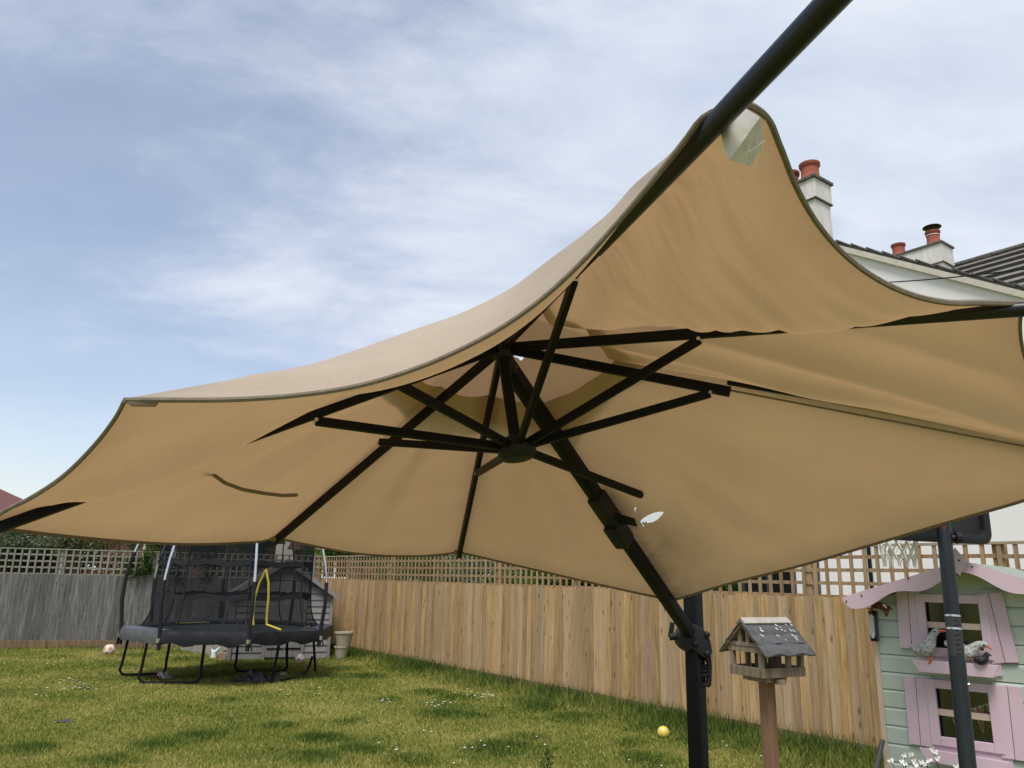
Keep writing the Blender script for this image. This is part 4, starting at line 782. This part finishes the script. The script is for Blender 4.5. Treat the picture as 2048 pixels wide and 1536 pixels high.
# window openings (inner pane areas)
WU = (fp(*c7(985, 1300))[0], fp(*c7(1585, 1300))[0], fp(*c8(900, 205))[1], fp(*c7(1250, 1035))[1]); WLo = (fp(*c8(770, 900))[0], fp(*c8(1350, 900))[0], fp(*c8(1080, 1215))[1], fp(*c8(1000, 665))[1])
bh = .105
def roof_z(a): return ZRA-.05-abs(a-aA)*SL2
z = .02
while z < ZRA-.12:
    z1 = z+bh; hw = W_W/2 if roof_z(0) > z1 else (ZRA-.05-z1)/SL2
    if hw > .05:
        lo, hi = max(0, aA-hw), min(W_W, aA+hw); segs = [(lo, hi)]
        for (w0, w1, b0, b1) in (WU, WLo):
            if z1 > b0-.02 and z < b1+.02: segs = [s_ for (s0, s1) in segs for s_ in ((s0, min(s1, w0-.02)), (max(s0, w1+.02), s1)) if s_[1]-s_[0] > .02]
        for s0, s1 in segs: MB().prism([pw(s0, z+.001, .0), pw(s0, z+.001, -.014), pw(s0, z1-.018, -.016), pw(s0, z1-.004, -.006), pw(s0, z1-.001, 0)], PE*(s1-s0)).build('clapboard', M_mint, PH)
    z = z1
bk = MB()
for (s0, s1, z0_, z1_) in ((0, min(WU[0], WLo[0])-.01, 0, roof_z(0)), (max(WU[1], WLo[1])+.01, W_W, 0, roof_z(W_W)), (min(WU[0], WLo[0])-.01, max(WU[1], WLo[1])+.01, WLo[3]+.015, WU[2]-.015), (min(WU[0], WLo[0])-.01, max(WU[1], WLo[1])+.01, 0, WLo[2]-.015)): bk.box(pw((s0+s1)/2, (z0_+z1_)/2, .006), (s1-s0, .008, z1_-z0_), (PE, PN, Z3))
zz_ = WU[3]+.015; bk.prism([pw(0, roof_z(0), .002)]+[pw(W_W, roof_z(W_W), .002), pw(aA, ZRA-.05, .002)], PN*.008)
bk.prism([pw(WU[0]-.06, zz_, .0015), pw(WU[1]+.06, zz_, .0015), pw(WU[1]+.06, roof_z(WU[1])-.0, .0015), pw(aA, ZRA-.06, .0015), pw(WU[0]-.06, roof_z(WU[0]-.06), .0015)], PN*.008); bk.build('wall_lining', M_mint, PH)
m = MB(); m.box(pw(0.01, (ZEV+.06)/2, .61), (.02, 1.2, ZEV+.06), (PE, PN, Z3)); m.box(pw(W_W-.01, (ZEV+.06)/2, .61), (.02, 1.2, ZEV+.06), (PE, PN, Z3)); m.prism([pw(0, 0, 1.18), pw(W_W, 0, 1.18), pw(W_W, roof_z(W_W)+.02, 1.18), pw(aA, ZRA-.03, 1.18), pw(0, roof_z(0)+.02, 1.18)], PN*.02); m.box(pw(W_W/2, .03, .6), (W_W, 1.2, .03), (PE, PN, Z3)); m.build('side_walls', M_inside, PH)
MB().box(pw(-.006, .72, -.006), (.03, .03, 1.43), (PE, PN, Z3)).build('corner_strip', M_cream, PH)
for sg in (-1, 1):
    e_a = aA+sg*(aA-aE); t0 = pw(aA, ZRA, -.16); t1 = pw(e_a, ZEV, -.16); MB().prism([t0, t1, t1-Z3*.022, t0-Z3*.022], PN*1.5).build('roof', M_grroof, PH)
# wavy bargeboards
def wavy(sg):
    n = 40; top = []; bot = []
    for j in range(n+1):
        t = j/n; a = aA+sg*(aA-aE)*t*1.01; zt_ = ZRA+.008-(ZRA-ZEV)*t*1.01; wv = .084+.020*math.cos(t*2*math.pi*2.0+2.4)-.045*max(0, t-.94)/.06; top.append(pw(a, zt_, -.185)); bot.append(pw(a, zt_-wv, -.185))
    return MB().prism(top+bot[::-1], PN*.018)
for sg in (-1, 1): wavy(sg).build('bargeboard', M_pink, PH)
dmz = [c7(*q) for q in ((1290, 425), (1385, 570), (1315, 725), (1262, 640), (1235, 540))]; dmz[3] = c7(1245, 600); dmz[4] = c7(1250, 560)
cx_, cz_ = fp(*c7(1305, 575), -.20); ux, uz = .048, .082
MB().prism([pw(cx_-.004, cz_+uz, -.205), pw(cx_+ux, cz_+.0, -.205), pw(cx_+.004, cz_-uz, -.205), pw(cx_-ux, cz_+.0, -.205)], PN*.018).build('finial', M_pink, PH)
for (a, zz) in [fp(*c7(*q), -.185) for q in ((240, 950), (760, 757), (1470, 632), (1335, 562), (72, 1015))]: MB().tube([pw(a, zz, -.186), pw(a, zz, -.191 if a < cx_-.05 or a > cx_+.05 else -.21)], .005, 8).build('screw', M_black, PH)
def poly_board(pts, name, parent, m_, o=-.03, th=.014): q = [pw(*fp(x, y, o), o) for x, y in pts]; return MB().prism(q, PN*th).build(name, m_, parent, bevel=.002)
def shutter(left, right, sub):
    sh = poly_board(left, 'shutter', PH, M_pink, -.036); poly_board(right, 'shutter_board', sh, M_pink, -.036); return sh
shutter([c7(620, 895), c7(745, 895), c7(800, 1545), c7(668, 1530)], [c7(752, 895), c7(880, 900), c7(948, 1490), c7(806, 1545)], 0)
shutter([c7(1515, 940), c7(1648, 925), c8(1500, 365), c8(1362, 378)], [c7(1655, 925), c7(1802, 915), c8(1655, 362), c8(1508, 365)], 0)
shutter([c8(373, 515), c8(500, 525), c8(562, 1285), c8(436, 1265)], [c8(506, 527), c8(634, 545), c8(702, 1306), c8(568, 1287)], 0)
shutter([c8(1382, 608), c8(1522, 622), c8(1612, 1444), c8(1465, 1425)], [c8(1530, 622), c8(1680, 640), c8(1775, 1470), c8(1620, 1446)], 0)
def wframe(W, name):
    w0, w1, b0, b1 = W; T = MB().box(pw((w0+w1)/2, (b0+b1)/2, .012), (w1-w0+.05, .004, b1-b0+.05), (PE, PN, Z3)).build(name, M_pglass, PH); fwd = .05; o = -.026
    m = MB(); m.box(pw(w0-fwd/2, (b0+b1)/2, o), (fwd, .03, b1-b0+2*fwd), (PE, PN, Z3)); m.box(pw(w1+fwd/2, (b0+b1)/2, o), (fwd, .03, b1-b0+2*fwd), (PE, PN, Z3)); m.box(pw((w0+w1)/2, b1+fwd/2, o+.001), (w1-w0, .03, fwd), (PE, PN, Z3)); m.box(pw((w0+w1)/2, b0-fwd/2, o+.001), (w1-w0, .03, fwd), (PE, PN, Z3)); m.build('frame', M_pink, T, bevel=.003)
    MB().box(pw((w0+w1)/2, (b0+b1)/2, -.008), (w1-w0, .026, .035), (PE, PN, Z3)).build('glazing_bar', M_cream, T); return T
def pglass():
    m = bpy.data.materials.new('playhouse_glazing'); m.use_nodes = True; t = m.node_tree; t.nodes.clear(); tr = N(t, 'ShaderNodeBsdfTransparent'); tr.inputs[0].default_value = (.8, .82, .8, 1); gl = N(t, 'ShaderNodeBsdfGlossy'); gl.inputs['Roughness'].default_value = .12; ms = N(t, 'ShaderNodeMixShader'); ms.inputs[0].default_value = .06
    L(t, tr.outputs[0], ms.inputs[1]); L(t, gl.outputs[0], ms.inputs[2]); o = N(t, 'ShaderNodeOutputMaterial'); L(t, ms.outputs[0], o.inputs[0]); return m
M_pglass = pglass()
wframe(WU, 'window'); wframe(WLo, 'window')
def winbox(pts, name='window_box'):
    q = [fp(x, y, -.13) for x, y in pts]; f = [pw(a, z_, -.13) for a, z_ in q]; b = poly_board(pts, name, PH, M_pink, -.13, .014)
    a0, a1 = q[0][0], q[1][0]; zb_ = min(q[2][1], q[3][1])+.006; MB().box(pw((q[3][0]+q[2][0])/2, zb_, -.072), (abs(q[2][0]-q[3][0]), .10, .012), (PE, PN, Z3)).build('box_floor', M_pink, b); MB().box(pw((q[3][0]+q[2][0])/2, zb_+.045, -.022), (abs(q[2][0]-q[3][0])+.06, .012, .09), (PE, PN, Z3)).build('box_back', M_pink, b); return q
bu = winbox([c8(458, 326), c8(1438, 394), c8(1368, 535), c8(548, 466)]); bl = winbox([c8(545, 1308), c8(1556, 1476), c8(1500, 1620), c8(640, 1462)])
# ornaments
M_goose = mat('goose_mosaic', (.34, .34, .325), .8, noise=(55, .75, (1, 1, 1)), bump=(70, 1.0)); M_orange = mat('goose_orange', (.52, .13, .03), .6); M_duck = mat('duck_black', (.015, .016, .018), .6, noise=(40, .6, (1, 1, 1)), bump=(60, .8))
def px3(pts, o): return np.array([pw(*fp(*c8(x, y), o), o) for x, y in pts])
def goose(name, body, brad, beak, feet, o, label, m_body=None):
    pts = px3(body, o); T = thing(name, pts[0], label, 'ornament'); r = np.array(brad)/5.565/FPX*5.0
    s = np.linspace(0, 1, len(pts)); ss = np.linspace(0, 1, 34); P = np.stack([np.interp(ss, s, pts[:, i]) for i in range(3)], 1); R = np.interp(ss, s, r)
    for _ in range(2): P[1:-1] = (P[:-2]+2*P[1:-1]+P[2:])/4; R[1:-1] = (R[:-2]+2*R[1:-1]+R[2:])/4
    MB().tube(P, R, 14).build('body', m_body or M_goose, T, smooth=True)
    if beak: b = px3(beak[0], o); MB().tube(b, np.array(beak[1])/5.565/FPX*5.0, 8, flat=.7).build('beak', M_orange if m_body is None else m_body, T, smooth=True)
    for fpts, w_ in feet:
        f = px3(fpts, o-.02); MB().tube(f, np.array(w_)/5.565/FPX*5.0, 8, flat=.55).build('foot', M_orange, T, smooth=True)
    hd = pts[-2]-PN*.0; MB().tube([hd-PN*.028, hd-PN*.036], .005, 8).build('eye', M_black, T)
    return T
goose('goose_ornament', [(418, 162), (470, 190), (540, 225), (600, 225), (650, 180), (680, 110), (700, 55), (735, 15), (770, 0)], [4, 26, 62, 84, 76, 48, 36, 32, 22], ([(760, 8), (800, 12), (860, 12)], [22, 20, 8]), [([(640, 300), (665, 330), (735, 300)], [14, 18, 6]), ([(660, 330), (680, 350), (645, 380)], [14, 16, 6])], -.11, 'speckled grey goose ornament standing upright on the upper window box')
goose('goose_ornament', [(832, 150), (880, 150), (950, 190), (1040, 260), (1110, 250), (1160, 200), (1220, 160), (1280, 165), (1300, 180)], [24, 40, 66, 92, 78, 50, 38, 34, 20], ([(1300, 175), (1330, 195), (1362, 225)], [20, 15, 5]), [([(1110, 330), (1140, 325), (1160, 330)], [14, 16, 8])], -.09, 'speckled grey goose ornament leaning forward behind the black duck')
goose('duck_ornament', [(1148, 310), (1180, 325), (1230, 340), (1275, 325), (1290, 290), (1305, 268), (1322, 262)], [8, 34, 46, 40, 26, 24, 16], ([(1325, 270), (1345, 285), (1358, 292)], [14, 10, 4]), [], -.135, 'small black duck ornament sitting on the upper window box', M_duck)
FX = goose('fox_ornament', [(-20, 0), (0, 0)], [1, 1], None, [], -.08, 'rusty fox shaped ornament hanging under the playhouse eave')
for ch in list(FX.children): bpy.data.objects.remove(ch)
x7 = lambda pts, o: np.array([pw(*fp(*c7(x, y), o), o) for x, y in pts]); M_fox = mat('fox_rust', (.12, .035, .015), .8, noise=(30, .6, (1, 1, 1)))
FX.location = x7([(430, 1060)], -.08)[0].tolist(); k5 = 1/5.565/FPX*5.
MB().tube(x7([(300, 1095), (340, 1105), (370, 1075), (420, 1060), (480, 1075), (520, 1095), (550, 1090), (580, 1100)], -.08), np.array([4, 10, 20, 38, 42, 36, 22, 6])*k5, 10).build('body', M_fox, FX, smooth=True)
for q in ([(480, 1085), (500, 1140), (520, 1190)], [(520, 1090), (535, 1130), (525, 1180)], [(360, 1080), (350, 1120), (330, 1150)]): MB().tube(x7(q, -.085), np.array([18, 12, 5])*k5, 8).build('leg', M_fox, FX, smooth=True)
MB().tube(x7([(480, 1050), (500, 1070), (520, 1090)], -.115), np.array([14, 12, 6])*k5, 8).build('white_patch', M_bw, FX, smooth=True)
TH = thing('thermometer', x7([(375, 1300)], -.07)[0], 'grey tube thermometer hanging at the playhouse corner', 'thermometer')
MB().bar(*x7([(395, 1120), (415, 1465)], -.05), .025, .012, PN).build('backplate', M_frame, TH, bevel=.003); MB().tube(x7([(350, 1160), (372, 1425)], -.07), 24*k5, 12).build('tube', mat('frosted_tube', (.45, .48, .5), .3), TH, smooth=True)
for q in ([(325, 1150), (385, 1145)], [(345, 1430), (400, 1425)]): MB().bar(*x7(q, -.07), .035, .02, PN).build('bracket', M_black, TH)
MB().tube(x7([(350, 1040), (345, 1120), (350, 1160)], -.07), .003, 6).build('hook', M_black, TH)
# bunting inside the lower window
M_red = mat('flag_red', (.42, .10, .08), .8); M_wht = mat('flag_white', (.75, .70, .65), .8); M_blu = mat('flag_blue', (.03, .035, .07), .8)
BT = thing('bunting', px3([(1180, 870)], .06)[0], 'red and white union flag bunting hanging inside the lower playhouse window', 'bunting')
MB().tube(px3([(860, 975), (1000, 935), (1130, 880), (1250, 840), (1330, 815)], .025), .003, 6).build('string', M_wht, BT)
for tri in ([(1135, 880), (1265, 838), (1262, 1150)], [(900, 965), (1010, 925), (985, 1140)], [(1285, 835), (1400, 790), (1385, 1010)]):
    a, b, c = px3(tri, .025); fl = MB().prism([a, b, c], PN*.002).build('flag', M_wht, BT); lp2 = lambda u, v: a*(1-u-v)+b*u+c*v-PN*.003; m = MB()
    def strip(p, q, w_, mi, dz):
        p, q = np.array(p), np.array(q); d = q-p; nn_ = np.array([-d[1], d[0]])/np.hypot(*d)*w_; return m.prism([lp2(*(p+nn_))-PN*dz, lp2(*(q+nn_))-PN*dz, lp2(*(q-nn_))-PN*dz, lp2(*(p-nn_))-PN*dz], PN*.001, mi)
    strip((.5, 0), (.06, .88), .13, 1, .002); strip((.04, .05), (.32, .42), .06, 1, .0026); strip((.9, .02), (.3, .42), .06, 1, .0032)
    m.build('cross', [M_wht, M_red], fl)
# white flowers in front of the playhouse
M_petal = mat('petal_white', (.78, .77, .72), .7); M_stalk = mat('stalk', (.06, .09, .03), .8); M_seed = mat('dried_stem', (.22, .17, .10), .9)
def flower_clump(px, py, Y, n, spread, label, hz=.0):
    c = atY(px, py, Y); T = thing('flower_plant', V3(c[0], c[1], 0), label, 'flowers'); ms = MB(); mp2 = MB()
    for _ in range(n):
        e = c+rng.normal(size=3)*V3(spread, .05, spread*.5); ms.tube([V3(c[0]+rng.normal()*.03, c[1]+rng.normal()*.03, 0), c*.4+e*.6-Z3*.1, e], [.004, .003, .002], 5)
        for q in range(5):
            an = q*1.2566+rng.uniform(0, 1); d = V3(math.cos(an), -.5, math.sin(an)); d = unit(d); t_ = unit(np.cross(d, V3(0, -1, .3))); r_p = random.uniform(.014, .024); mp2.add([e, e+d*r_p*.6+t_*r_p*.4, e+d*r_p, e+d*r_p*.6-t_*r_p*.4], [(0, 1, 2, 3)])
    tag(ms.build('stems', M_stalk, T), kind='stuff'); tag(mp2.build('petals', M_petal, T), kind='stuff');  P = clump_pts(c-Z3*.35, (.16, .12, .3), 500, 20, .35); P = P[P[:, 2] > .03]; raw('leaves', *leaves(P, .05), ML['mid'], T); return T
flower_clump(1832, 1528, 4.7, 22, .05, 'white flower cluster at the foot of the mint playhouse'); flower_clump(1895, 1530, 4.65, 7, .11, 'sparse white flowers on tall stalks beside the basketball pole')
def weed(px, py, h, label):
    g = gnd(px, py); T = thing('weed', g, label, 'weed'); m = MB(); m.tube([g, g+V3(.01, 0, h*.5), g+V3(-.005, 0, h)], [.006, .004, .002], 6); m.build('stem', M_stalk, T)
    P = np.array([g+V3(rng.normal()*.02, rng.normal()*.02, z) for z in np.linspace(.02, h, 60)]); raw('leaves', *leaves(P, .055, up=.5, aspect=.25), ML['mid'], T); return T
weed(1093, 1560, .24, 'single tall green weed standing in the lawn')
# ------------------------------------------------------------------ basketball stand
BY = 4.35
PT_, PB_ = atY(1886, 1045, BY), atY(1936, 1536, BY-.10)
BS = thing('basketball_stand', V3(PB_[0]+.05, BY-.2, 0), 'black pole basketball stand with white net in front of the playhouse', 'basketball hoop')
pole = lambda y: PB_+(PT_-PB_)*((1536-y)/(1536-1045.))
pd_ = unit(PT_-PB_); bot = PB_-pd_*(PB_[2]/pd_[2])
M_pole = mat('pole_black', (.010, .014, .018), .4, spec=.4, noise=(10, .5, (1, 1, .3)))
MB().tube([bot, pole(1330)], .0405, 20).build('lower_pole', M_pole, BS, smooth=True); up_ = MB().tube([pole(1330), pole(1045), pole(940)], .0375, 20).build('upper_pole', M_pole, BS, smooth=True)
for y in (1245, 1271): MB().tube([pole(y), pole(y-4)], .041, 20).build('chrome_ring', M_steel, up_, smooth=True)
MB().tube([pole(1247), pole(1325)], .0395, 20).build('height_label', mat('label_grey', (.028, .030, .033), .5), up_, smooth=True)
M_mark = mat('height_mark', (.005, .005, .006), .5)
for q in range(8): y = 1252+q*9.5; c = pole(y)-V3(0, .0398, 0)+V3(-.006, 0, 0); MB().box(c, (.030 if q % 2 else .022, .003, .003)).build('mark', M_mark, up_)
m = MB(); c = pole(1078); m.tube([c+V3(.03, 0, 0), c+V3(.055, -.01, 0)], .016, 12); m.tube([c+V3(.055, -.01, 0), c+V3(.085, -.015, 0)], [.034, .030], 12); m.build('adjuster_knob', M_blackpl, BS, smooth=True)
c = pole(1378); MB().tube([c+V3(.036, -.012, 0), c+V3(.044, -.016, 0)], .008, 8).build('bolt', M_steel, BS, smooth=True)
# backboard seen from behind: plane roughly facing the hoop
bd = unit(V3(-.38, .92, 0)); bs = V3(bd[1], -bd[0], 0); BC0 = pole(1000)+bd*.08+Z3*.035
def bb(u, z): return BC0+bs*u+Z3*z
hw, hh = .50, .25; rr_ = .07
def rrect(hw, hh, r, n=6): return [(sx*(hw-r)+r*math.cos(a), sz*(hh-r)+r*math.sin(a)) for sx, sz, a0 in ((1, 1, 0), (-1, 1, 90), (-1, -1, 180), (1, -1, 270)) for a in [math.radians(a0+q*90/n) for q in range(n+1)]]
o1 = rrect(hw, hh, rr_); i1 = rrect(hw-.055, hh-.055, .04); nO = len(o1)
Vb = [bb(*p) for p in o1]+[bb(*p) for p in i1]+[bb(*p)+bd*.045 for p in o1]+[bb(*p)+bd*.045 for p in i1]; Fb = []
for j in range(nO): k = (j+1) % nO; Fb += [(j, k, nO+k, nO+j), (2*nO+j, 3*nO+j, 3*nO+k, 2*nO+k), (j, 2*nO+j, 2*nO+k, k), (nO+j, nO+k, 3*nO+k, 3*nO+j)]
MB().add(Vb, Fb).build('board_rim', M_blackpl, BS, bevel=.008, smooth=True)
M_boardp = mat('board_panel', (.014, .015, .017), .6, bump=(160, .6)); MB().prism([bb(*p)+bd*.03 for p in i1], bd*.01).build('board_panel', M_boardp, BS)
rc = BC0+bd*.24-Z3*.02; rad = .165
MB().bar(pole(1059)+V3(-.01, -.035, 0), atY(1856, 1048, BY+.05), .012, .022).build('rim_bracket', mat('rim_red', (.35, .02, .03), .45), BS)
MB().tube([rc+rad*V3(math.cos(a), math.sin(a), 0) for a in np.linspace(0, 2*math.pi, 33)], .009, 8, cap=False).build('rim', mat('rim_red2', (.35, .02, .03), .45), BS, smooth=True)
nm = MB(); rows_ = 6; K = 12
def npnt(i, j): f_ = i/rows_; r = rad*(1-.48*f_**.7); a = 2*math.pi*(j+.5*(i % 2))/K; return rc+V3(r*math.cos(a), r*math.sin(a), -.34*f_+.004*math.sin(j*3.3+i))
for i in range(rows_):
    for j in range(K):
        for dj in ((0, 1) if i % 2 else (0, -1)): nm.tube([npnt(i, j), (npnt(i, j)+npnt(i+1, j+dj))/2-Z3*.004, npnt(i+1, j+dj)], .005, 5)
for j in range(K): nm.tube([npnt(rows_, j), npnt(rows_, j)-Z3*.03], [.005, .003], 5)
nm.build('net', mat('net_cord', (.80, .79, .75), .85), BS, smooth=True)
for a_ in (-1, 1): MB().bar(pole(1030)+bs*.03*a_, BC0+bs*.1*a_, .02, .03).build('board_strut', M_black, BS)
MB().box(V3(bot[0]+.1, bot[1]-.05, .09), (.8, .55, .18)).build('base_tank', M_blackpl, BS, bevel=.05, smooth=True)
# thin dark tube leaning on the playhouse corner
q0, q1 = atY(1752, 1540, 5.1), atY(1766, 1480, 5.15); dd_ = unit(q1-q0); b_ = q0-dd_*(q0[2]/dd_[2]); tag(MB().tube([b_, q1], .014, 8).build('garden_stake', M_frame, smooth=True), 'dark grey stake leaning against the playhouse corner', 'stake')
# ------------------------------------------------------------------ bird table
r_d = unit(V3(.866, .45, 0)); l_d = V3(-r_d[1], r_d[0], 0); BK = atY(1525, 1358, 4.6)
def bt(r, l, z): return V3(BK[0], BK[1], BK[2])+r_d*r+l_d*l+Z3*z
BTB = thing('bird_table', V3(*(bt(.2, .13, 0)[:2]), 0), 'weathered wooden bird table with grey felt roof on a square post', 'bird table')
A3b = (r_d, l_d, Z3); M_btw = wood('bird_table_wood', (.13, .095, .065), (.21, .16, .115), (.30, .25, .19), .1, False); M_post = wood('bird_post', (.13, .075, .045), (.21, .125, .075), (.28, .185, .12), .05, False)
M_felt = mat('felt', (.085, .088, .092), .9, noise=(30, .3, (1, 1, 1)), bump=(90, .5)); M_drop = mat('droppings', (.75, .74, .71), .8)
LR, LW = .335, .25
MB().box(bt(LR/2, LW/2, .018), (LR-.03, LW-.03, .012), A3b).build('tray', M_btw, BTB)
for (cc_, sz) in ((bt(LR/2, 0, .028), (LR, .016, .052)), (bt(LR/2, LW, .028), (LR, .016, .052)), (bt(0, LW/2, .029), (.016, LW-.018, .052)), (bt(LR, LW/2, .029), (.016, LW-.018, .052))): MB().box(cc_, sz, A3b).build('tray_edge', M_btw, BTB, bevel=.002)
for r, l in ((.012, .012), (LR-.012, .012), (.012, LW-.012), (LR-.012, LW-.012), (.13, LW-.012), (.22, .012)): MB().box(bt(r, l, .09), (.028, .024, .11), A3b).build('corner_post', M_btw, BTB, bevel=.002)
for r, l in ((.07, LW-.01), (.2, LW-.01), (.27, LW-.01), (.29, .01), (.005, .09)): MB().tube([bt(r, l, .05), bt(r, l, .14)], .003, 6).build('wire_bar', M_frame, BTB)
MB().box(bt(.14, LW/2+.02, .095), (.05, .05, .12), A3b).build('feeder_block', M_inside, BTB); MB().box(bt(.23, LW/2, .095), (.06, .05, .12), A3b).build('feeder_block', M_btw, BTB)
for r in (.004, LR-.004):
    MB().box(bt(r, LW/2, .150), (.016, LW+.03, .03), A3b).build('tie_beam', M_btw, BTB, bevel=.002); MB().box(bt(r-.004, LW/2, .177), (.016, LW+.0, .022), A3b).build('gable_board', M_btw, BTB, bevel=.002)
    for l in (.10, .165): MB().box(bt(r, l, .225), (.012, .026, .085), A3b).build('gable_stud', M_btw, BTB)
RZ = .295; EV = -.05; EZ = .135; 
for sg in (0, 1):
    def rp(r, t, n_=0.): # t 0 ridge .. 1 eave
        l = LW/2+(1 if sg else -1)*((LW/2-EV)*t); return bt(r, l, RZ+(EZ-RZ)*t+n_)
    MB().prism([rp(-.022, 0, -.012), rp(-.022, 1, -.012), rp(-.022, 1, 0), rp(-.022, 0, 0)], r_d*(LR+.044)).build('roof_board', M_btw, BTB)
    for q, (t0, t1) in enumerate(((0.0, .44), (.36, .74), (.68, 1.05))):
        P = []; nn = 16
        for j in range(nn+1):
            r = -.03+(LR+.06)*j/nn; wv = .006*math.sin(j*.9+q*2)*(1 if q else .2); P.append([rp(r, t0, .004+.0025*(2-q)), rp(r, (t0+t1)/2, .005+.004*(2-q)), rp(r, t1, .006+.003*(2-q)+wv), rp(r, t1+.004, -.002+wv)])
        fl = MB().grid(P).build('felt_strip', M_felt, BTB, smooth=True); md = fl.modifiers.new('solid', 'SOLIDIFY'); md.thickness = .004
        if sg == 0 and q < 2:
            dpm = MB()
            for _ in range(13 if q == 0 else 7):
                r = random.choice([.03, .06, .15, .19, .27, .30])+rng.normal()*.02; t = t0+(t1-t0)*random.uniform(.35, .95); ln = random.uniform(.02, .1); wd = random.uniform(.004, .010); up4 = .017+.004*(2-q); dpm.add([rp(r-wd/2, t, up4), rp(r+wd/2, t, up4), rp(r+wd*.7+.006, t+ln, up4), rp(r-wd*.2+.006, t+ln, up4)], [(0, 1, 2, 3)])
            dpm.build('droppings', M_drop, fl)
MB().bar(bt(-.02, LW/2-.012, RZ+.012), bt(LR+.02, LW/2-.012, RZ+.012), .05, .012, l_d*-.75+Z3).build('ridge_strip', mat('ridge_pale', (.36, .33, .29), .85, noise=(15, .2, (1, 1, 1))), BTB, bevel=.002); MB().bar(bt(-.02, LW/2+.022, RZ+.010), bt(LR+.02, LW/2+.022, RZ+.010), .05, .012, l_d*.75+Z3).build('ridge_strip', M_btw, BTB)
pc = bt(.13, .10, 0); MB().box(pc+Z3*(-.012), (.16, .16, .03), A3b).build('bearer', M_btw, BTB, bevel=.003); MB().box(pc+Z3*-.02+l_d*.02, (.05, LW+.04, .025), A3b).build('bearer', M_btw, BTB)
MB().box(V3(pc[0], pc[1], (BK[2]-.03)/2), (.066, .066, BK[2]-.03), A3b).build('post', M_post, BTB, bevel=.004)
